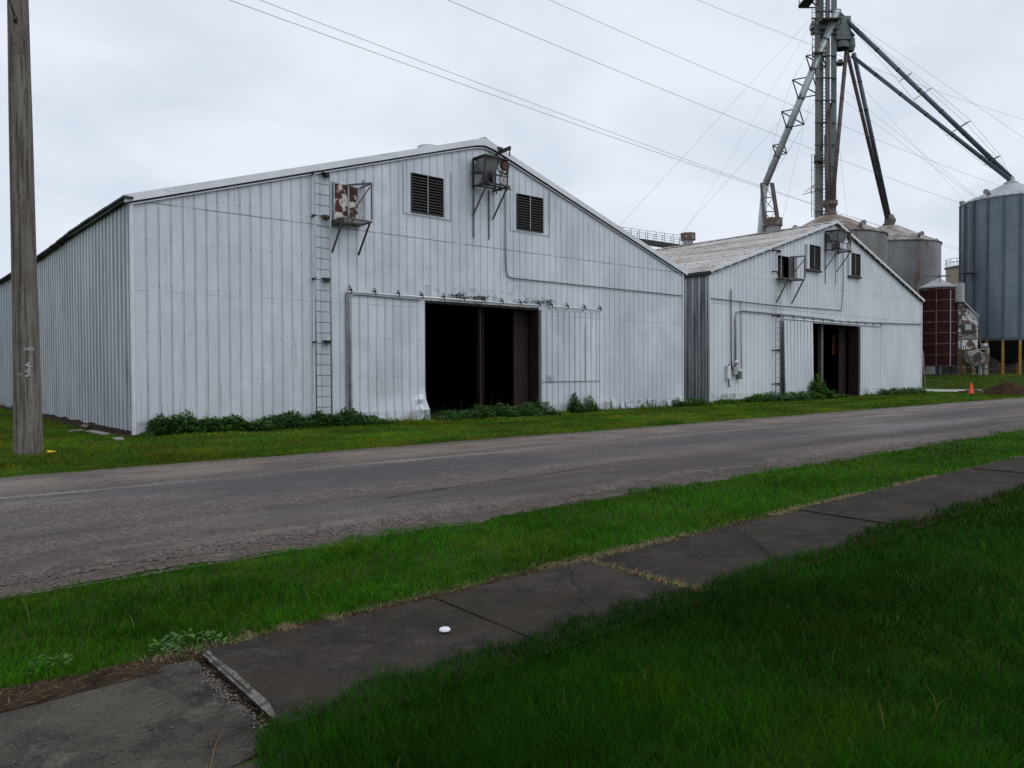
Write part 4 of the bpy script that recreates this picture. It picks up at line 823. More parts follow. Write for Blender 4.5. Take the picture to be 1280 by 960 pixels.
MB().bar(front[3]-fwd2*.05+Vector((0, 0, .06)), front[2]-fwd2*.05+Vector((0, 0, .06)), .25, .1).build('housing_roof_edge', pale_m, ho)
MB().bar(front[3]+Vector((0, 0, 1.2)), front[3]+Vector((0, 0, -.4))-right2*.0, .8, .8).build('duct', pale_m, ho)
ob = MB().obox(front[0].lerp(front[2], .5)-fwd2*.03+Vector((0, 0, .3)), right2, fwd2, Vector((0, 0, 1)), .55, .02, .5).build('housing_opening', black_steel, ho)
MB().obox(front[0].lerp(front[2], .5)-fwd2*.06+Vector((0, 0, .55)), right2, fwd2, Vector((0, 0, 1)), .28, .02, .24).build('housing_plate', pale_m, ho)
MB().obox(front[0].lerp(front[1], .5)-fwd2*.05+Vector((0, 0, 1.2)), right2, fwd2, Vector((0, 0, 1)), .75, .05, .06).obox(front[0].lerp(front[1], .5)-fwd2*.05+Vector((0, 0, .95)), right2, fwd2, Vector((0, 0, 1)), .85, .03, .05).build('housing_ledge', rust_m, ho)
fc = at_depth(1217, 448, 64.3); sc_ = MB(); a = fc-right2*.5; b = fc+right2*.75+fwd2*.1
sc_.tube([fc+fwd2*.5, fc-fwd2*.45, fc-fwd2*.46, fc-fwd2*.5], [.68, .68, .5, .48], 24).build('blower_scroll', mat('tan_blower', (.30, .26, .21), (.4, .37, .33), rough=.6, nscale=2, stains=[((.12, .05, .03), 3, V, .5, .62, .8)]), tD)
MB().tube([fc-fwd2*.52, fc-fwd2*.54], [.36, .34], 20).build('blower_inlet', black_steel, tD)
MB().tube([fc+right2*.6-fwd2*.4, fc+right2*.6+fwd2*.4], .55, 18).build('blower_scroll', rust_m, tD)
MB().tube([fc+Vector((0, 0, 1.05))+right2*.55-fwd2*.2, fc+Vector((0, 0, 1.05))+right2*.98-fwd2*.2], .2, 12).build('motor', pale_m, tD)
for dx in (-.15, .42, .85): MB().bar(Vector((fc.x, fc.y, g0-.1))+right2*dx-fwd2*.3, Vector((fc.x, fc.y, fc.z-.5))+right2*dx-fwd2*.2, .2 if dx > 0 else .09).build('leg', pale_m, tD)
MB().bar(fc-right2*.9+Vector((0, 0, .5))-fwd2*.5, fc-right2*.3+Vector((0, 0, -1.2))-fwd2*.6, .1).bar(fc-right2*1.4+Vector((0, 0, -.75)), fc+right2*.7+Vector((0, 0, -.75)), .1).build('brace', rust_m, tD)

for k, (dx, dz, ln, hz) in enumerate(((-.9, -.35, 1.5, 0), (-.2, .75, 1.1, 0), (.35, -.9, 1.2, 0), (-1.1, .2, 1.4, 1), (.1, 1.1, 1.2, 1), (.75, .35, .9, 1), (-.5, .9, .7, 1))):
    p = fc+right2*dx-fwd2*(.55+.05*k)+Vector((0, 0, dz)); MB().bar(p, p+(Vector((0, 0, ln*.6)) if hz else right2*ln), .06+.02*(k % 3)).build('pipework', (rust_m, pale_m, black_steel, old_steel)[k % 4], tD)
MB().tube([fc-fwd2*.56+right2*(-.6)+Vector((0, 0, .1)), fc-fwd2*.6+Vector((0, 0, .62)), fc-fwd2*.56+right2*.62+Vector((0, 0, .2))], .07, 8).build('pipework', pale_m, tD)

# dark shed behind the legs of the tall bin
s0 = at_depth(1222, 460, 90); 
tW = thing('storage_shed', 'low dark brown shed behind the yellow legs', 'shed', (s0.x, s0.y, 1.1)); a = Vector((s0.x, s0.y, 1.0)); b = a+right2*22
def wallq(mb, p, q, z0, z1, rib=.5):
    n = int((q-p).length/rib); d = (q-p)/n; nn = Vector((d.y, -d.x, 0)).normalized()
    for i in range(n):
        A_ = p+d*i+nn*(.04 if i % 2 else 0); B_ = p+d*(i+1)+nn*(.04 if i % 2 else 0); mb.quad((A_.x, A_.y, z0), (B_.x, B_.y, z0), (B_.x, B_.y, z1), (A_.x, A_.y, z1))
zz = at_depth(1250, 421, 90).z; sm_ = mat('dark_brown_shed_siding', (.010, .009, .009), (.020, .016, .014), rough=.8, nscale=.6)
mb = MB(); wallq(mb, a, b, .9, zz); wallq(mb, b, b+fwd2*8, .9, zz); wallq(mb, b+fwd2*8, a+fwd2*8, .9, zz); wallq(mb, a+fwd2*8, a, .9, zz); mb.build('shed_wall', sm_, tW)
A4 = [a-right2*.3-fwd2*.3, b+right2*.3-fwd2*.3, b+right2*.3+fwd2*8.3, a-right2*.3+fwd2*8.3]
mb = MB().poly([(p.x, p.y, zz+.02) for p in A4]); r1 = (A4[0]+A4[3])/2; r2 = (A4[1]+A4[2])/2; mb = MB().quad((A4[0].x, A4[0].y, zz), (A4[1].x, A4[1].y, zz), (r2.x, r2.y, zz+.9), (r1.x, r1.y, zz+.9)).quad((A4[2].x, A4[2].y, zz), (A4[3].x, A4[3].y, zz), (r1.x, r1.y, zz+.9), (r2.x, r2.y, zz+.9)).poly([(A4[0].x, A4[0].y, zz), (r1.x, r1.y, zz+.9), (A4[3].x, A4[3].y, zz)]).poly([(A4[1].x, A4[1].y, zz), (A4[2].x, A4[2].y, zz), (r2.x, r2.y, zz+.9)]); mb.build('shed_roof', sm_, tW)

# elevator tower
DT = 80.0; bT = at_depth(1032, 460, DT); gT = 1.15
T = thing('elevator_tower', 'tall steel grain elevator tower with spouts fanning out to the bins', 'grain elevator', (bT.x, bT.y, gT))
def tp(px, py, d=0): return at_depth(px, py, DT+d)
leg_a = mat('green_grey_leg_casing', (.10, .135, .14), (.16, .19, .19), rough=.55, metal=.3, nscale=.7, stretch=(1, 1, .3), stains=[((.12, .08, .075), .8, (1, 1, .2), .52, .68, .7)])
leg_b = mat('brown_grey_leg_casing', (.12, .11, .115), (.17, .16, .165), rough=.55, metal=.3, nscale=.7, stretch=(1, 1, .3))  # green and brown tints paint in lens colour fringing on grey steel
ztop = at_depth(1032, -30, DT).z
def casing(pxa, pxb, d, material):
    p = tp((pxa+pxb)/2, 460, d); w_ = (pxb-pxa)/FPX*DT; return MB().obox(Vector((p.x, p.y, (gT+ztop)/2)), right2, fwd2, Vector((0, 0, 1)), w_/2*.92, .13, (ztop-gT)/2).build('leg_casing', material, T)
casing(1018.5, 1023, 0, leg_b); casing(1023.3, 1028, 0.3, leg_a); casing(1031, 1036, 0, leg_b); casing(1038, 1044.5, .2, leg_a)
def P_(px, z, d=0): p = tp(px, 460, d); return Vector((p.x, p.y, z))
zz = gT+1; x = 0; bands = MB()
while zz < ztop: bands.obox(P_(1031, zz, -.1), right2, fwd2, Vector((0, 0, 1)), 1.1, .14, .03); zz += 2.3
bands.build_each('tie_band', leg_a, T)
rg = MB(); z = gT+1
while z < ztop: rg.bar(P_(1028.4, z, -.1), P_(1031, z, -.1), .05); z += .4
rg.build_each('ladder_rung', old_steel, T)
# caged ladder on the left
for (za, zb_, px) in ((at_depth(1015, 272, 80).z, at_depth(1015, 195, 80).z, 1014), (at_depth(1015, 92, 80).z, at_depth(1015, 30, 80).z, 1014.5)):
    cg = MB().bar(P_(px, za, -.3), P_(px, zb_, -.3), .05).build('ladder_cage', old_steel, T); c2 = MB().bar(P_(px+3.2, za, -.3), P_(px+3.2, zb_, -.3), .05); z = za
    while z < zb_: c2.bar(P_(px, z, -.3), P_(px+3.2, z, -.3), .04); z += .8
    c2.build_each('cage_hoop', old_steel, cg)
# platforms
def platform(px0, px1, py, dep=2.2, rail=1.1, d0=0):
    z = tp((px0+px1)/2, py, 0).z; a = P_(px0, z, d0-dep/2); b = P_(px1, z, d0-dep/2); c = P_(px1, z, d0+dep/2); e = P_(px0, z, d0+dep/2)
    mb = MB()
    for p, q in ((a, b), (b, c), (c, e), (e, a), (a, c), (b, e)): mb.bar(p, q, .08, .12)
    mb.obox((a+c)/2, right2, fwd2, Vector((0, 0, 1)), (b-a).length/2*.6, dep/2*.9, .03)
    o = mb.build('platform', black_steel, T); rl = MB()
    for p, q in ((a, b), (b, c), (c, e), (e, a)):
        for h in (.55, rail): rl.bar(p+Vector((0, 0, h)), q+Vector((0, 0, h)), .045)
        for t in (0, .5): s_ = p.lerp(q, t); rl.bar(s_, s_+Vector((0, 0, rail)), .05)
    rl.build('guard_rail', old_steel, o); return o
platform(998, 1022, 9, 3.4, 1.6, -1.0); platform(1014, 1050, 33, 2.6, .9); platform(1016, 1046, -18, 3.2, 1.1)
platform(1015, 1030, 71, 1.2, .0); platform(1018, 1030, 204, 1.2, .5)
MB().bar(tp(1003, 243, -1), tp(1020, 239, -.2), .07).bar(tp(1012, 241, -.8), tp(1017, 233, -.2), .05).bar(tp(1006, 240, -1), tp(1020, 230, -.2), .05).build('davit_arm', old_steel, T)
# machinery at the head
hd = MB(); hd.obox(tp(1051, 38, 0), right2, fwd2, Vector((0, 0, 1)), .75, .7, 1.2).obox(tp(1031, 34, 0), right2, fwd2, Vector((0, 0, 1)), 1.2, .8, .5); hd.build('head_house', leg_a, T)
MB().tube([tp(1051, 44, -.2), tp(1053, 50, -.2), tp(1053, 55, -.2)], [.6, .35, .3], 12).build('head_hopper', leg_a, T)
MB().lathe(tp(1019, 33, 0), [(.55, -.3), (.6, 0), (.5, .35), (.01, .55)], 16).build('head_drum', pale_m, T)
MB().lathe(tp(1052, 57, 0), [(.75, -.35), (.75, .2), (.25, .75), (.2, .9)], 16, False).build('distributor', leg_a, T)
MB().lathe(tp(1063, 56, .2), [(.35, -.7), (.5, -.2), (.45, .6), (.15, .9)], 14, False).build('distributor', leg_a, T)
MB().obox(tp(1048, 80, 0), right2, fwd2, Vector((0, 0, 1)), .55, .5, .05).obox(tp(1050, 78, 0), right2, fwd2, Vector((0, 0, 1)), .2, .2, .25).build('service_ledge', old_steel, T)
# spouts
apA = Vector((cA.x, cA.y, at_depth(1037, 262, 72).z)); apB = Vector((cB.x, cB.y, at_depth(1108, 276, 86).z)); apC = Vector((cC.x, cC.y, at_depth(1244, 229, 72).z))
blue_sp = mat('blue_grey_spout', (.07, .095, .125), (.11, .13, .155), rough=.45, metal=.4, nscale=1)
red_sp = mat('dark_maroon_spout', (.055, .042, .045), (.085, .065, .065), rough=.6, metal=.3, nscale=1)  # maroon and blue spout tints paint in lens colour fringing
pale_sp = mat('pale_grey_spout', (.36, .39, .40), (.46, .49, .50), rough=.45, metal=.4, nscale=1)
def spout(p, q, r, material, bands_=True):
    o = MB().tube([p, q], r, 10).build('spout', material, T)
    if bands_:
        b = MB(); d = (q-p); n = max(2, int(d.length/3)); dn = d.normalized()
        for i in range(1, n): c = p+d*i/n; b.tube([c-dn*.06, c+dn*.06], r*1.12, 10)
        b.build_each('spout_band', black_steel, o)
    return o
spout(tp(1046, 14), apC+Vector((.2, 0, .4)), .22, blue_sp); s2_ = tp(1065, 70, 0); spout(s2_, apC+Vector((-.3, 0, .2)), .19, blue_sp); spout(tp(1052, 28), tp(1067, 46), .22, blue_sp)
spout(tp(1058, 62), Vector(apA)+right2*.15, .20, red_sp); spout(tp(1059, 66), apB+Vector((-.5, 0, .2)), .19, red_sp); spout(tp(1067, 66), apB+Vector((.1, 0, .5)), .22, blue_sp)
spout(tp(1037, 130), Vector(apA)-right2*.05, .17, red_sp, False); spout(tp(1032, 170), Vector(apA)-right2*.3, .15, red_sp, False)
MB().lathe(apA, [(.3, -.6), (.25, -.2), (.7, .4), (.7, .75), (.3, .8)], 14, False).build('spout_boot', rust_m, T)
MB().tube([apB+Vector((.1, 0, .6)), apB+Vector((.2, -.1, 0)), apB+Vector((0, 0, -.9))], [.42, .62, .4], 14).build('spout_boot', old_steel, T)
# the long left-hand spout and its support frame
gB = at_depth(946, 300, 81); gBt = tp(956, 232, 1)
spout(tp(1047, 12, -1.0), gBt, .36, pale_sp); spout(gBt+Vector((0, 0, .3)), Vector((gB.x, gB.y, gB.z-4)), .34, pale_sp, False)
sf = MB()
base = [tp(952.5, 460, -.5), tp(966, 460, -.5), tp(956, 460, 1.8), tp(971, 460, 1.8)]; tops = [tp(951, 229, .2), tp(961, 227, .2), tp(953, 228, 1.6), tp(963, 228, 1.6)]
def foot(px, pxt, d):
    t_ = tp(pxt, 229, d); lowr = tp(px, 300, d); v = (lowr-t_); k = (gT-t_.z)/v.z*1.0; return t_, Vector((t_.x+v.x*1.0, t_.y+v.y*1.0, lowr.z))
legs_ = [foot(957, 951.5, .2), foot(975, 964, .2), foot(960, 953, 1.8), foot(977, 966, 1.8)]
for t_, f_ in legs_: sf.bar(t_, f_, .2).bar(f_, Vector((f_.x, f_.y, gT-.2)), .25)
for k in range(5):
    q = [t_.lerp(f_, k/4) for t_, f_ in legs_]; sf.bar(q[0], q[1], .09).bar(q[2], q[3], .09).bar(q[0], q[2], .07).bar(q[1], q[3], .07)
    if k < 4: q2 = [t_.lerp(f_, (k+1)/4) for t_, f_ in legs_]; sf.bar(q[0], q2[1], .05).bar(q[1], q2[0], .05)
sf.build('support_frame', old_steel, T)
# cable trusses on the spouts
def truss(c, d, size, material=black_steel, w_=.10, rot=.0, ax=None):
    d = d.normalized(); a = (ax or d.cross(Vector((0, 0, 1)))).normalized(); b = a.cross(d).normalized()
    ca, sa = math.cos(rot), math.sin(rot); a, b = a*ca+b*sa, b*ca-a*sa
    pts = [c+(a*sx+b*sy)*size for sx, sy in ((1, 1), (1, -1), (-1, -1), (-1, 1))]; mb = MB()
    for i in range(4): mb.bar(pts[i], pts[(i+1) % 4], w_).bar(c, pts[i], w_)
    mb.build('spout_truss', material, T); return pts
L0, L1_ = tp(1047, 12, -1.0), gBt; dL = L1_-L0; ptsL = []
for t, s_ in ((.29, .85), (.435, 1.1), (.61, .95), (.79, .6)): ptsL.append(truss(L0+dL*t, fwd2*1.0+dL.normalized()*.25, s_, rot=.2, ax=right2))
cab = MB()
for k in range(4):
    seq = [L0]+[p[k] for p in ptsL]+[L1_]
    for a, b in zip(seq[:-1], seq[1:]): cab.tube([a, b], .012, 4, False)
R0_, R1_ = tp(1046, 14), apC+Vector((.2, 0, .4)); dR = R1_-R0_; ptsR = []
for t, s_ in ((.42, .75), (.52, 1.0), (.72, 1.25), (.90, .8)): 
    c = R0_+dR*t; up_ = Vector((0, 0, 1)); nrm = dR.normalized().cross(fwd2).normalized(); nrm = nrm if nrm.z > 0 else -nrm
    p1 = c+nrm*s_*1.0+fwd2*s_*.5; p2_ = c-nrm*s_*.9+fwd2*s_*.3; p3 = c+nrm*s_*.4-fwd2*s_
    mb = MB().bar(p1, p2_, .05).bar(p2_, p3, .05).bar(p3, p1, .05).bar(c, p1, .05).bar(c, p3, .05); mb.build('spout_truss', old_steel, T); ptsR.append((p1, p2_, p3))
for k in range(3):
    seq = [R0_]+[p[k] for p in ptsR]+[R1_]
    for a, b in zip(seq[:-1], seq[1:]): cab.tube([a, b], .012, 4, False)
cab.build('truss_cables', old_steel, T)
# guy wires
guy_m = mat('guy_wire', (.30, .31, .33), rough=.6)
for (px, py, ang, dist) in ((1030, 5, 200, 38), (1030, 90, 195, 30), (1034, 5, 330, 40), (1034, 95, 350, 34), (1030, 5, 60, 40), (1030, 5, 120, 40), (1034, 60, 20, 46), (1028, 60, 235, 26), (1034, 110, 315, 30)):
    p = tp(px, py); q = Vector((bT.x, bT.y, gT))+(right2*math.cos(math.radians(ang))+fwd2*math.sin(math.radians(ang)))*dist; MB().tube([p, q], .011, 4, False).build('guy_wire', guy_m, T)

# catwalk conveyor seen over the near barn's rake
cw0 = at_depth(768, 297, 82); cw1 = at_depth(862, 311, 77)
CW = thing('conveyor_bridge', 'dark conveyor bridge with a pipe railing behind the near barn', 'conveyor', (cw0.x, cw0.y, 0))
cb_ = MB().bar(cw0, cw1, 1.0, .55).build('conveyor_housing', black_steel, CW)
rl = MB(); d = cw1-cw0; n = 9
for off_ in (-.6, .6):
    sv = fwd2*off_
    for h in (.65, 1.1): rl.bar(cw0+sv+Vector((0, 0, h)), cw1+sv+Vector((0, 0, h)), .045)
    for i in range(n+1): rl.bar(cw0+sv+d*i/n, cw0+sv+d*i/n+Vector((0, 0, 1.12)), .05)
rl.build('guard_rail', grey_pipe, CW)
for t in (.03, .97): p = cw0+d*t; MB().bar(Vector((p.x, p.y, 0)), p, .4).build('support_post', old_steel, CW)

# ================================================================== STREET THINGS
# utility pole
pb_ = on_z(36, 569); PB = Vector((pb_.x, pb_.y, 0))
def pole(loc, label, tagged):
    o = thing('utility_pole', label, 'utility pole', loc, 'wooden poles carrying the overhead wires'); H = 16.5; mb = MB(); n = 20; rows = 34; base = len(mb.v)
    for k in range(rows+1):
        z = -.1+(H+.1)*k/rows; t = z/H; r = .245*(1-t)+.125*t + (.02*math.exp(-max(z, 0)*3))
        lx = -.10*t*1.6*.758 - 0; ly = .10*t*1.6*.652
        for j in range(n):
            a = 2*math.pi*j/n; rr = r*(1+.035*nz(math.cos(a)*2, math.sin(a)*2, z*.4)+.02*nz(math.cos(a)*6, math.sin(a)*6, z*.15)); mb.v.append((loc[0]+lx+rr*math.cos(a), loc[1]+ly+rr*math.sin(a), z))
    for k in range(rows):
        for j in range(n): mb.f.append((base+k*n+j, base+k*n+(j+1) % n, base+(k+1)*n+(j+1) % n, base+(k+1)*n+j)); mb.sm.append(True)
    mb.f.append(tuple(base+rows*n+j for j in range(n))); mb.sm.append(False)
    mb.build('pole_shaft', wood_pole, o)
    MB().bar((loc[0], loc[1]-1.0, 15.3), (loc[0], loc[1]+1.0, 15.3), .1, .13).build('crossarm', wood_pole, o)
    ins = MB(); 
    for dy, z in ((-.9, 15.4), (0, 13.0), (.0, 11.8), (0, 10.0)): ins.lathe((loc[0]-(.0 if z > 15 else .22), loc[1]+dy, z), [(.02, 0), (.06, .04), (.04, .08), (.06, .12), (.04, .16), (.01, .2)], 10)
    ins.build_each('insulator', mat('brown_insulator', (.08, .05, .04), rough=.3) if 'brown_insulator' not in bpy.data.materials else bpy.data.materials['brown_insulator'], o)
    if tagged:
        dc = Vector((-loc[0], -loc[1], 0)).normalized(); sd_ = Vector((-dc.y, dc.x, 0))   # dc: towards the street viewer
        def skin(px, py, e=.012):
            q = on_z(36, 569); P3 = at_depth(px, py, (Vector((loc[0], loc[1], 0))-dc*0).dot(Vector((F0.x, F0.y, 0)))); lat = (Vector((P3.x, P3.y, 0))-Vector(loc)).dot(sd_); t = P3.z/16.5; r = .245*(1-t)+.125*t; lat = max(-r*.95, min(r*.95, lat))
            return Vector((loc[0], loc[1], P3.z))+Vector((-.1213*t, .1043*t, 0))+sd_*lat+dc*(math.sqrt(r*r-lat*lat)+e), r
        # metal characters
        c_, r_ = skin(37.5, 437, .02); cu = bpy.data.curves.new('pole_number', 'FONT'); cu.body = 'HIO'; cu.size = .10; cu.extrude = .003; cu.align_x = 'CENTER'; cu.align_y = 'CENTER'
        tmp = bpy.data.objects.new('tmp', cu); COL.objects.link(tmp); bpy.context.view_layer.update(); me = bpy.data.meshes.new_from_object(tmp); COL.objects.unlink(tmp); bpy.data.objects.remove(tmp)
        M3 = Matrix((sd_, Vector((0, 0, 1)), dc)).transposed().to_4x4(); 
        me.transform(M3); me.transform(Matrix.Translation(c_-Vector(loc))); me.materials.clear(); me.materials.append(tin); to = bpy.data.objects.new('pole_number', me); COL.objects.link(to); to.parent = o
        tg = MB(); random.seed(5)
        for (px, py) in ((34.8, 456), (37.5, 458), (37.2, 462), (33.7, 464), (37, 465.5), (37.5, 468.5), (37.2, 454), (34.5, 470), (25.6, 468)):
            c, r = skin(px, py, .006); tg.obox(c, sd_, dc, Vector((0, 0, 1)), random.uniform(.014, .026), .004, random.uniform(.008, .018))
        tg.build_each('tag_plate', tin, o)
        nl = MB()
        for i in range(90):
            a = random.uniform(-1.0, 1.0); z = random.uniform(.3, 8.5); t = z/16.5; r = .245*(1-t)+.125*t; dd = dc*math.cos(a)+sd_*math.sin(a); c = Vector((loc[0]-.1213*t, loc[1]+.1043*t, z))+dd*(r+.000)
            nl.obox(c, Vector((-dd.y, dd.x, 0)), dd, Vector((0, 0, 1)), random.uniform(.004, .011), .014, random.uniform(.006, .03))
        nl.build_each('nail', mat('pale_splinter', (.20, .19, .18), (.07, .06, .05), nscale=9), o)
        a_, _ = skin(25, 33, .02); b_2, _ = skin(8, 6, .35); b_2 = a_ + (b_2-a_)*1.0
        MB().tube([a_-dc*.05, a_, b_2], [.02, .02, .016], 6).tube([a_-Vector((0, 0, .06)), a_+(b_2-a_)*.12], [.03, .045], 8).tube([b_2-(b_2-a_)*.12, b_2+(b_2-a_)*.05], [.05, .04], 8).build('strut', black_steel, o)
        gr = MB(); 
        for k in range(1): gr.bar(Vector((loc[0], loc[1], .1))+dc*.25-sd_*.16, Vector((loc[0]-.04, loc[1]+.03, 3.2))+dc*.2-sd_*.13, .05, .03)
    return o
pole((PB.x, PB.y, 0), 'thick weathered wooden pole with small metal characters standing at the left edge', True)
pole((76, 17.4, 0), 'wooden pole far down the road beyond the second barn', False)
# overhead wires
def wire(label, pts, r):
    o = MB().tube(pts, r, 5, False).build('overhead_wire', mat('wire', (.24, .24, .26), rough=.6) if 'wire' not in bpy.data.materials else bpy.data.materials['wire'], None); return tag(o, label, 'wire', 'overhead wires along the road')
def span(x0, z0, x1, z1, sag, Y, Ye=None):
    Ye = Y if Ye is None else Ye; return [(x0+(x1-x0)*t, Y+(Ye-Y)*t, z0+(z1-z0)*t-4*sag*t*(1-t)) for t in [i/40 for i in range(41)]]
PX, PY = PB.x, PB.y
def through(px1, py1, px2, py2, Y): a = on_y(px1, py1, Y); b = on_y(px2, py2, Y); return a, b
for label, (a1_, b1_, a2_, b2_), r, endx in (
    ('lowest overhead wire crossing above the near barn', (287, 0, 1008, 253), .0065, 52),
    ('overhead wire just above the lowest one, meeting it near the tower', (325, 0, 947, 231), .006, 52),
    ('middle overhead wire passing left of the elevator tower', (560, 0, 1160, 240), .007, 76),
    ('fourth overhead wire up, crossing behind the leaning grey spout', (687, 0, 1215, 220), .0065, 76),
    ('highest overhead wire, entering at the top centre right', (872, 0, 1160, 110), .0065, 76)):
    a, b = through(a1_, b1_, a2_, b2_, 17.4); sl_ = (b.z-a.z)/(b.x-a.x); sg = .0022
    pts = []
    for i in range(81):
        x = -50+(endx+50)*i/80; z = a.z+sl_*(x-a.x)+sg*.25*(x-a.x)*(x-b.x); pts.append((x, 17.4, z))
    wire(label, pts, r)

# traffic cone
cp = on_z(1214, 492); cn = thing('traffic_cone', 'orange traffic cone standing beside the heap of dirt', 'traffic cone', (cp.x, cp.y, 0))
om = mat('orange_cone', (.90, .10, .02), (.80, .09, .02), rough=.5, nscale=4)
MB().lathe((cp.x, cp.y, 0), [(.17, .03), (.16, .05), (.035, .74), (.03, .76), (.01, .76)], 20).build('cone_body', om, cn); MB().box(cp.x-.2, cp.x+.2, cp.y-.2, cp.y+.2, .0, .035).build('cone_base', mat('dark_orange_base', (.35, .06, .02), rough=.6), cn)
# dirt heap
hc = on_z(1256, 493); hh = 1.0
def heap(c, rx, ry, h, label, name='dirt_heap', seed=0, rag=.35):
    v = []; f = []; n = 46
    for i in range(n+1):
        for j in range(n+1):
            u = -1.15+2.3*i/n; w_ = -1.15+2.3*j/n; d = math.sqrt(u*u+w_*w_)*(1+rag*nz(u*1.5, w_*1.5, seed)); z = h*max(0, 1-d)**.9*(1 if d < 1 else 0)
            if z > 0: z += h*.10*nz(u*7, w_*7, seed+3)+h*.05*nz(u*18, w_*18, seed)
            else: z = -.05
            v.append((u*rx, w_*ry, z))
    for i in range(n):
        for j in range(n): a = i*(n+1)+j; f.append((a, a+n+1, a+n+2, a+1))
    me = bpy.data.meshes.new(name); me.from_pydata(v, [], f); me.materials.append(bpy.data.materials.get('brown_earth') or mat('brown_earth', (.028, .015, .008), (.055, .032, .018), rough=.95, spec=.08, nscale=3, bump=.03, bscale=8)); o = bpy.data.objects.new(name, me); COL.objects.link(o); o.location = (c.x, c.y, .0); tag(o, label, 'dirt heap'); return o
heap(hc+Vector((.5, 0, 0)), 1.9, 1.5, .85, 'pointed heap of brown dirt at the right edge beside the orange cone')
heap(on_z(1208, 490)+Vector((.3, -.2, 0)), 1.9, .7, .16, 'low scatter of brown dirt lying around the orange cone', seed=9, rag=1.2)
# white lid on the walk
lp = on_z(556, 788, .045); MB().lathe((lp.x, lp.y, .050), [(.001, .012), (.028, .010), (.034, .004), (.034, -.004)], 20).build('plastic_lid', mat('white_plastic', (.75, .76, .78), rough=.4)); tag(bpy.data.objects['plastic_lid'], 'small round white lid lying on the dark sidewalk slab', 'lid')
# scrap boards by the near barn's corner
grey_board = mat('greyed_board', (.20, .19, .17), (.30, .29, .27), rough=.9, nscale=6)
for k, (px, py, L_, ang, m_, lb) in enumerate(((106, 536, 1.1, 75, 'rust', 'short rust-red board lying by the side wall of the near barn'), (122, 543, 1.5, 92, 'pale', 'long pale board lying flat near the corner of the near barn'), (96, 540.5, .35, 20, 'pale', 'short white scrap of board lying left of the rust-red one'), (148, 551, .45, 85, 'pale', 'small pale board end in the grass nearest the barn corner'))):
    p = on_z(px, py); a = math.radians(ang); d = Vector((math.cos(a), math.sin(a), 0)); z = .08 if k == 0 else .05
    o = MB().obox(Vector((p.x, p.y, z)), d, Vector((-d.y, d.x, 0)), Vector((0, 0, 1)), L_/2, .09, .02).build('board', rust_m if m_ == 'rust' else grey_board); tag(o, lb, 'board')

# ================================================================== VEGETATION AND STONES
def mesh_np(name, verts, loops, counts, material, cols=None):
    me = bpy.data.meshes.new(name); nv = len(verts); me.vertices.add(nv); me.vertices.foreach_set('co', verts.astype(np.float32).ravel())
    me.loops.add(len(loops)); me.loops.foreach_set('vertex_index', loops.astype(np.int32)); me.polygons.add(len(counts))
    st = np.concatenate([[0], np.cumsum(counts)[:-1]]).astype(np.int32); me.polygons.foreach_set('loop_start', st)
    me.update(calc_edges=True)
    if cols is not None:
        at_ = me.color_attributes.new('tint', 'FLOAT_COLOR', 'POINT'); at_.data.foreach_set('color', cols.astype(np.float32).ravel())
    me.materials.append(material); o = bpy.data.objects.new(name, me); COL.objects.link(o); return o
def blades(name, x, y, z, h, wd, lean, tint, material, flat=None):
    n = len(x); yaw_ = RNG.uniform(0, 2*np.pi, n); la = RNG.uniform(0, 2*np.pi, n); wx, wy = np.cos(yaw_)*wd/2, np.sin(yaw_)*wd/2
    lx, ly = np.cos(la)*lean*h, np.sin(la)*lean*h; V_ = np.zeros((n, 5, 3))
    V_[:, 0] = np.stack([x-wx, y-wy, z-.01], 1); V_[:, 1] = np.stack([x+wx, y+wy, z-.01], 1)
    V_[:, 2] = np.stack([x+wx*.7+lx*.35, y+wy*.7+ly*.35, z+h*.6], 1); V_[:, 3] = np.stack([x-wx*.7+lx*.35, y-wy*.7+ly*.35, z+h*.6], 1)
    V_[:, 4] = np.stack([x+lx, y+ly, z+h*(1 if flat is None else flat)], 1)
    b = np.arange(n)[:, None]*5; lp_ = np.concatenate([b+np.array([[0, 1, 2, 3]]), b+np.array([[3, 2, 4]])], 1).ravel(); ct = np.tile([4, 3], n)
    c = np.ones((n, 5, 4)); c[:, :, :3] = tint[:, None, :]
    return mesh_np(name, V_.reshape(-1, 3), lp_, ct, material, c.reshape(-1, 4))
def scatter(n, r0, r1, spread_deg=62):
    rho = np.exp(RNG.uniform(np.log(r0), np.log(r1), n)); th = yaw+np.radians(RNG.uniform(-spread_deg, spread_deg, n)); return rho*np.sin(th), rho*np.cos(th), rho
def tint_of(x, y, n, amt=.35, yel=.0):
    t = 1+amt*(RNG.random(n)-.5)*2; p = np_noise(x*1.3, y*1.3, 3)*.5+np_noise(x*4, y*4, 5)*.5; q = np_noise(x*.7, y*.9, 8); q = (.50+.75*q+.35*(np_noise(x*9, y*9, 12)-.3)); t = t*q; yl = np.clip((np_noise(x*2.1, y*2.6, 15)-.62)*3, 0, 1)*.9
    r = t*(.75+.6*p+yl)+yel*(RNG.random(n) < .06)*3; g = t*(.85+.3*p)+yel*(RNG.random(n) < .03); b = t*(.8+.4*p); return np.stack([r, g, b], 1)
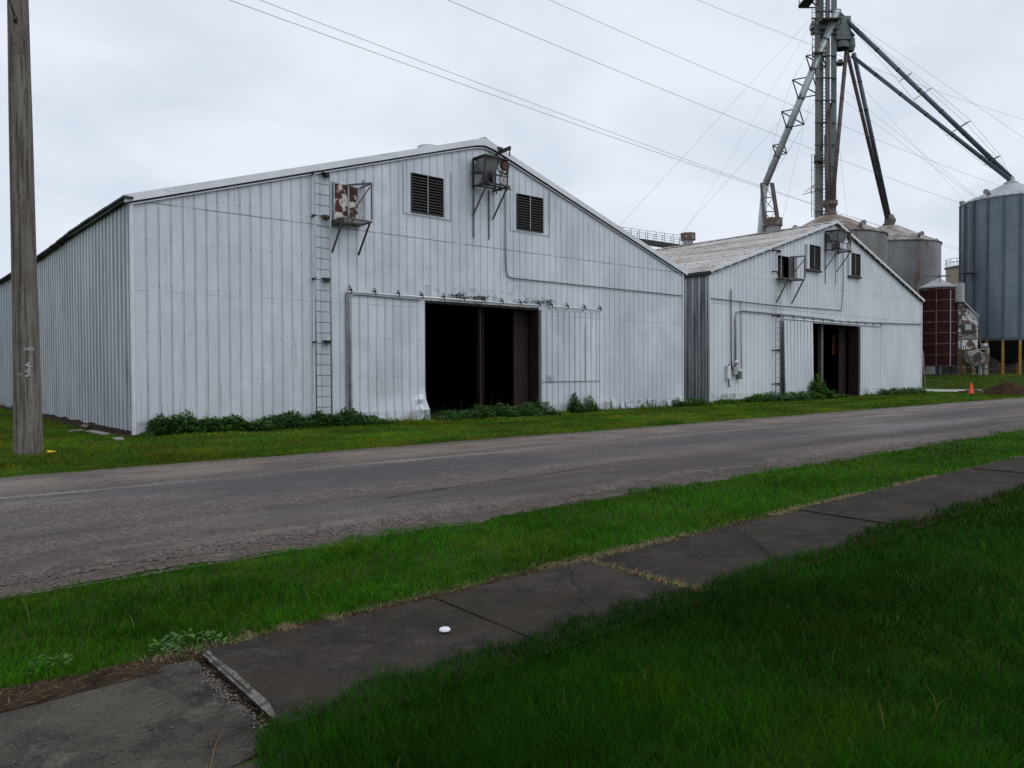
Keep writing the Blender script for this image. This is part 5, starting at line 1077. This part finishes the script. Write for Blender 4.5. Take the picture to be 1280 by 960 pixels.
# lawn on the viewer's side of the walk
x, y, rho = scatter(900000, .9, 30)
edge = WALK0+.09+.16*(np_noise(x*2.2, x*0, 21)-.5)+.12*(np_noise(x*9, x*0, 22)-.5) - .9*np.clip((e2.x-.12-x)/.30, 0, 1)
k = (y < edge) & (y > -12); x, y, rho = x[k], y[k], rho[k]; n = len(x)
hgt = (.045+.05*np_noise(x*1.7, y*1.7, 31)**1.3+.05*np_noise(x*6, y*6, 33)**1.5)*RNG.uniform(.4, 1.3, n)
o = blades('lawn', x, y, np.full(n, .03), hgt, np.maximum(.0028, rho*.0009)*RNG.uniform(.7, 1.3, n), RNG.uniform(.2, 1.3, n), tint_of(x, y, n, .5, .25), blade_near); tag(o, 'deep green lawn of long grass in the foreground', 'grass', kind='stuff')
# verge between walk and road
x, y, rho = scatter(800000, 3.5, 60)
e_in = WALK1+.16+.12*(np_noise(x*1.3, x*0, 41)-.5)+.10*(np_noise(x*6, x*0, 42)-.5)+.02*(x < e1.x+.2)
er = ROAD0-.20+.16*(np_noise(x*1.1, x*0, 43)-.5)*2+.4*(np_noise(x*4, y*4, 44)-.5)
k = (y > e_in) & (y < er); x, y, rho = x[k], y[k], rho[k]; n = len(x)
hgt = (.022+.045*np_noise(x*1.5, y*1.5, 35)**1.3+.05*np_noise(x*7, y*7, 36)**2)*RNG.uniform(.5, 1.2, n)*np.clip((er[k]-y)/.25+.35, .35, 1)
o = blades('verge_grass', x, y, np.full(n, .0), hgt, np.maximum(.0028, rho*.0009)*RNG.uniform(.7, 1.3, n), RNG.uniform(.2, 1.3, n), tint_of(x, y, n, .5, .35), blade_strip); tag(o, 'green grass strip between the sidewalk and the road', 'grass', kind='stuff')
# far verge in front of the barns
x, y, rho = scatter(800000, 12, 75)
er = ROAD1+.22+.2*(np_noise(x*1.1, x*0, 47)-.5)+.2*(np_noise(x*4, y*4, 48)-.5)
inb = ((x > X1a-.25-.3*RNG.random(len(x))) & (x < X1b) & (y > YF1-.05)) | ((x > X2a-.1) & (x < X2b+.1) & (y > YF2-.05)); sst = (x > 60.1) & (x < 63.4)
k = (y > er) & (~inb) & (~sst) & (y < 60); x, y, rho = x[k], y[k], rho[k]; n = len(x)
clump = np_noise(x*1.1, y*2.2, 51)*.6+np_noise(x*3.5, y*5, 52)*.4
hgt = (.025+.09*clump**2)*RNG.uniform(.5, 1.3, n)
fr1 = np.where(x < X1b, YF1-y, YF2-y); foot = (fr1 > 0) & (fr1 < .45) & (x > X1a) & (x < X2b) & (np_noise(x*1.3, x*0, 91) > .42); hgt = hgt+foot*RNG.uniform(0, .30, n)*np_noise(x*2.1, x*0, 92)
zz = 1.15*np.clip((x-61.5)/9.5, 0, 1)**2*(3-2*np.clip((x-61.5)/9.5, 0, 1))*np.clip((y-14.5)/4.5, 0, 1)
tt = tint_of(x, y, n, .35, .08); pt = np_noise(x*.8, y*1.8, 61); tt[:, 0] *= .60+.65*pt; tt *= (.75+.45*np_noise(x*.6, y*1.4, 63))[:, None]
o = blades('verge_grass', x, y, zz, hgt, np.maximum(.005, rho*.0009)*RNG.uniform(.7, 1.4, n), RNG.uniform(.2, .9, n), tt, blade_far); tag(o, 'short yellow green grass between the road and the barns', 'grass', kind='stuff')
# dead straw along the edges of the walk and pale seed stalks
n = 17000; x = np.exp(RNG.uniform(np.log(1.5), np.log(28), n))-1.6; m_ = np_noise(x*1.6, x*0, 71)+.35*np_noise(x*7, x*0, 73); k = ((m_ > .70) | (RNG.random(n) < .10)) & ((x > e1.x+.3) | (RNG.random(n) < .35)); x = x[k]; n = len(x)
y = WALK1+.03+RNG.normal(.05, .055, n); o = blades('dead_grass', x, y, np.full(n, .035), RNG.uniform(.004, .018, n), np.maximum(.0025, x*.0007), RNG.uniform(1.5, 5, n), np.ones((n, 3))*RNG.uniform(.25, 1.1, (n, 1)), straw_m, flat=.6); tag(o, 'dry straw along the road side of the walk', 'straw', kind='stuff')
n = 700; t = RNG.random(n)**1.6; x = xg+.03+skA*(t*1.1)+RNG.normal(0, .05, n); y = WALK0+t*1.15; o = blades('dead_grass', x, y, np.full(n, .04), RNG.uniform(.006, .025, n), np.full(n, .004), RNG.uniform(1, 4, n), np.stack([RNG.uniform(.3, 1.1, n), RNG.uniform(.4, 1.1, n), RNG.uniform(.2, .8, n)], 1), straw_m, flat=.6); tag(o, 'dry straw filling the joint between two walk slabs', 'straw', kind='stuff')
n = 500; x, y, rho = scatter(n*3, 2.0, 14, 45); k = (y < WALK0-.1) | ((y > WALK1+.25) & (y < ROAD0-.5)); x, y = x[k], y[k]; n = len(x)
k = RNG.random(n) < .20; x, y = x[k], y[k]; n = len(x); o = blades('seed_stalks', x, y, np.full(n, .03), RNG.uniform(.07, .16, n), np.full(n, .0022), RNG.uniform(.1, .7, n), np.stack([RNG.uniform(.5, 1.2, n), RNG.uniform(.6, 1.3, n), RNG.uniform(.4, .8, n)], 1), straw_m); tag(o, 'thin pale seed stalks standing out of the grass', 'grass stalks', kind='stuff')

# leafy weeds
def leaves(x, y, z, size, material, name, tint, nrm_up=.5):
    n = len(x); a = RNG.uniform(0, 2*np.pi, n); tilt = RNG.uniform(-.9, .9, n)*(1-nrm_up)+RNG.uniform(.1, .5, n); dx, dy = np.cos(a), np.sin(a); sx, sy = -dy, dx; V_ = np.zeros((n, 4, 3)); c = np.cos(tilt); s_ = np.sin(tilt)
    P0 = np.stack([x, y, z], 1); D = np.stack([dx*c, dy*c, s_], 1); S = np.stack([sx, sy, RNG.uniform(-.4, .4, n)], 1); V_[:, 0] = P0; V_[:, 1] = P0+D*size[:, None]*.5+S*size[:, None]*.33; V_[:, 2] = P0+D*size[:, None]; V_[:, 3] = P0+D*size[:, None]*.5-S*size[:, None]*.33
    b = np.arange(n)[:, None]*4; c4 = np.ones((n, 4, 4)); c4[:, :, :3] = tint[:, None, :]; return mesh_np(name, V_.reshape(-1, 3), (b+np.arange(4)[None]).ravel(), np.full(n, 4), material, c4.reshape(-1, 4))
def weed_patch(label, x0, x1, yf, depth, hfun, dens, size=.11, material=leaf_m, name='weed_patch'):
    """a low tangle of leafy shoots: clumps of different height, leaves through the whole volume"""
    n = int((x1-x0)*dens); L = x1-x0; u = RNG.random(n); x = x0+u*L; d = RNG.random(n)**.9; y = yf-d*depth*(.6+.5*np_noise(x*1.9, x*0, 85))
    H = np.array([hfun(t) for t in u])*(.30+.95*np_noise(x*2.7, y*2.2, 81))*(.75+.5*np_noise(x*8, y*8, 83))*np.sqrt(np.clip(1.02-((d-.35)/.68)**2, .05, 1))
    z = H*np.power(RNG.random(n), .55); tn = RNG.uniform(.5, 1.9, n); t = np.stack([tn*RNG.uniform(.8, 1.5, n), tn, tn*RNG.uniform(.7, 1.3, n)], 1)
    o = leaves(x, y, z, size*RNG.uniform(.5, 1.25, n), material, name, t); me = o.data
    r = thing(name, label, 'weeds', ((x0+x1)/2, yf, 0)); me.transform(Matrix.Translation((-(x0+x1)/2, -yf, 0))); o.name = 'foliage'; o.parent = r
    st = MB(); m = int(L*9)+3
    for i in range(int(L*2.2)):
        xx = x0+L*random.random(); h_ = hfun((xx-x0)/L)*random.uniform(1.15, 1.7); yy = yf-depth*random.uniform(.15, .5); st.tube([(xx, yy, 0), (xx+random.uniform(-.12, .12), yy+random.uniform(-.1, .05), h_)], [.006, .003], 4, False)
    for i in range(m):
        xx = x0+L*random.random(); h_ = hfun((xx-x0)/L)*random.uniform(.5, .95); yy = yf-depth*random.uniform(.1, .7); st.tube([(xx, yy, 0), (xx+random.uniform(-.08, .08), yy+random.uniform(-.08, .05), h_)], [.007, .004], 4, False)
    st.build('stems', stem_m, r); return r
xl = lambda px: f1(px, 500, .3).x
weed_patch('long dark green weed tangle along the near barn front left of the doorway', xl(177), xl(486), YF1-.08, .85, lambda t: (.66*smooth(0, .05, t)*(1-.42*smooth(.10, .22, t))*(1-.85*smooth(.84, 1, t))), 2300, .10)
weed_patch('dark green weeds growing across the foot of the near barn doorway', xl(540), xl(686), YF1-.05, 1.0, lambda t: .36*smooth(0, .12, t)*smooth(1.0, .93, t)+.08, 1700, .09)
weed_patch('small round dark weed against the near barn right of its doorway', xl(713), xl(726), YF1-.12, .5, lambda t: .62*math.sin(math.pi*min(1, max(0, t)))**.6+.05, 1600, name='weed_plant')
weed_patch('loose bright green weed beside the round dark one', xl(731), xl(747), YF1-.12, .45, lambda t: .6*math.sin(math.pi*min(1, max(0, t)))**.8+.05, 800, .10, leaf_l, name='weed_plant')
weed_patch('thin green weeds at the gap between the two barns', xl(845), xl(880), YF1-.1, .6, lambda t: .35, 500, .12, leaf_l)
x2l = lambda px: f2(px, 500, .3).x
weed_patch('ragged weeds along the farther barn left of its ladder', x2l(895), x2l(962), YF2-.08, .6, lambda t: .18+.25*smooth(.5, 1, t), 480, .13, leaf_l)
weed_patch('thick weeds at the foot of the farther barn left door leaf', x2l(962), x2l(1012), YF2-.2, 1.2, lambda t: .42, 1100, .12)
weed_patch('bushy green plant standing in the farther barn doorway', x2l(1012), x2l(1026), YF2-.1, 1.1, lambda t: 1.2*math.sin(math.pi*min(1, max(0, t*.9+.1)))**.6, 1500, .16, leaf_l, name='weed_plant')
weed_patch('low weeds trailing right of the bushy doorway plant', x2l(1026), x2l(1050), YF2-.2, 1.0, lambda t: .42*(1-t)+.1, 800, .12)
weed_patch('grassy weeds at the foot of the farther barn right end', x2l(1100), x2l(1150), YF2-.1, .7, lambda t: .38, 450, .13, leaf_m)
# broad-leaved plantain clump at the corner of the raised slab
cpt = on_z(232, 818)
def clump(c, r, n, size, label, material=leaf_m):
    a = RNG.uniform(0, 2*np.pi, n); rr = r*np.sqrt(RNG.random(n)); x = c.x+rr*np.cos(a); y = c.y+rr*np.sin(a); z = .02+.07*RNG.random(n)*(1-rr/r*.5); tn = RNG.uniform(.6, 1.6, n); o = leaves(x, y, z, size*RNG.uniform(.6, 1.3, n), material, 'weed_plant', np.stack([tn, tn, tn], 1), .8); o.data.transform(Matrix.Translation((-c.x, -c.y, 0))); o.location = (c.x, c.y, 0); tag(o, label, 'weeds')
clump(on_z(236, 812), .20, 130, .035, 'broad-leaved weeds where the grass meets the raised slab corner', leaf_l); clump(on_z(62, 838), .10, 90, .030, 'small leafy weed at the road side of the pale slab', leaf_l)
# dandelion by the pole
dp = on_z(63, 571); dd_ = thing('dandelion', 'yellow flower in the grass at the foot of the pole', 'flower', (dp.x, dp.y, 0)); fl = MB()
for k in range(9): a = random.uniform(0, 6.28); r = random.uniform(0, .10); fl.lathe((dp.x+r*math.cos(a), dp.y+r*math.sin(a), random.uniform(.07, .12)), [(.001, .012), (.026, .008), (.03, 0)], 8)
fl.build('petals', yellow_m, dd_); st = MB()
for k in range(6): st.tube([(dp.x, dp.y, 0), (dp.x+random.uniform(-.07, .07), dp.y+random.uniform(-.07, .07), .1)], .005, 4, False)
st.build('stem', stem_m, dd_)
# loose stones: road edge, shoulder and pale slab
def stones(name, x, y, z, s, label):
    n = len(x); base = np.array([[1, 0, 0], [0, 1, 0], [-1, 0, 0], [0, -1, 0], [0, 0, .7], [0, 0, -.4]]); V_ = base[None]*(s[:, None, None])*RNG.uniform(.6, 1.3, (n, 6, 1)); a = RNG.uniform(0, 6.28, n); ca, sa = np.cos(a), np.sin(a)
    X_ = V_[:, :, 0]*ca[:, None]-V_[:, :, 1]*sa[:, None]+x[:, None]; Y_ = V_[:, :, 0]*sa[:, None]+V_[:, :, 1]*ca[:, None]+y[:, None]; Z_ = V_[:, :, 2]+z[:, None]
    fc_ = np.array([[0, 1, 4], [1, 2, 4], [2, 3, 4], [3, 0, 4], [1, 0, 5], [2, 1, 5], [3, 2, 5], [0, 3, 5]]).ravel(); b = np.arange(n)[:, None]*6
    o = mesh_np(name, np.stack([X_, Y_, Z_], 2).reshape(-1, 3), (b+fc_[None]).ravel(), np.full(n*8, 3), stone_m); tag(o, label, 'gravel', kind='stuff')
n = 16000; x = np.exp(RNG.uniform(np.log(4), np.log(34), n))-6; y = np.maximum(ROAD0-.36, ROAD0+.02+RNG.normal(0, .24, n)*np.where(x < 3, 1.5, 1)); stones('gravel', x, y, np.full(n, .02), RNG.uniform(.004, .014, n)*(1+.6*(RNG.random(n) < .05)), 'loose crushed stone along the near edge of the road')
n = 9000; x = np.exp(RNG.uniform(np.log(4), np.log(34), n))-7; y = RNG.uniform(ROAD0, ROAD1, n); stones('gravel', x, y, .012+.05*np.maximum(0, 1-((y-10.2)/3.45)**2), RNG.uniform(.003, .008, n), 'scattered grit lying on the road surface')
n = 500; x = xa+RNG.uniform(-2.2, -.1, n)+.2; y = RNG.uniform(WALK0, WALK1, n); k = RNG.random(n) < .32; x, y = x[k], y[k]; n = len(x); stones('gravel', x, y, np.full(n, .018), RNG.uniform(.002, .009, n), 'pebbles scattered on the pale slab')
n = 260; t = RNG.random(n); x = xa-.06+skA*1.1*t+RNG.normal(0, .025, n); y = WALK0+1.1*t; stones('gravel', x, y, np.full(n, .014), RNG.uniform(.004, .012, n), 'pebbles packed in the joint before the raised slab')
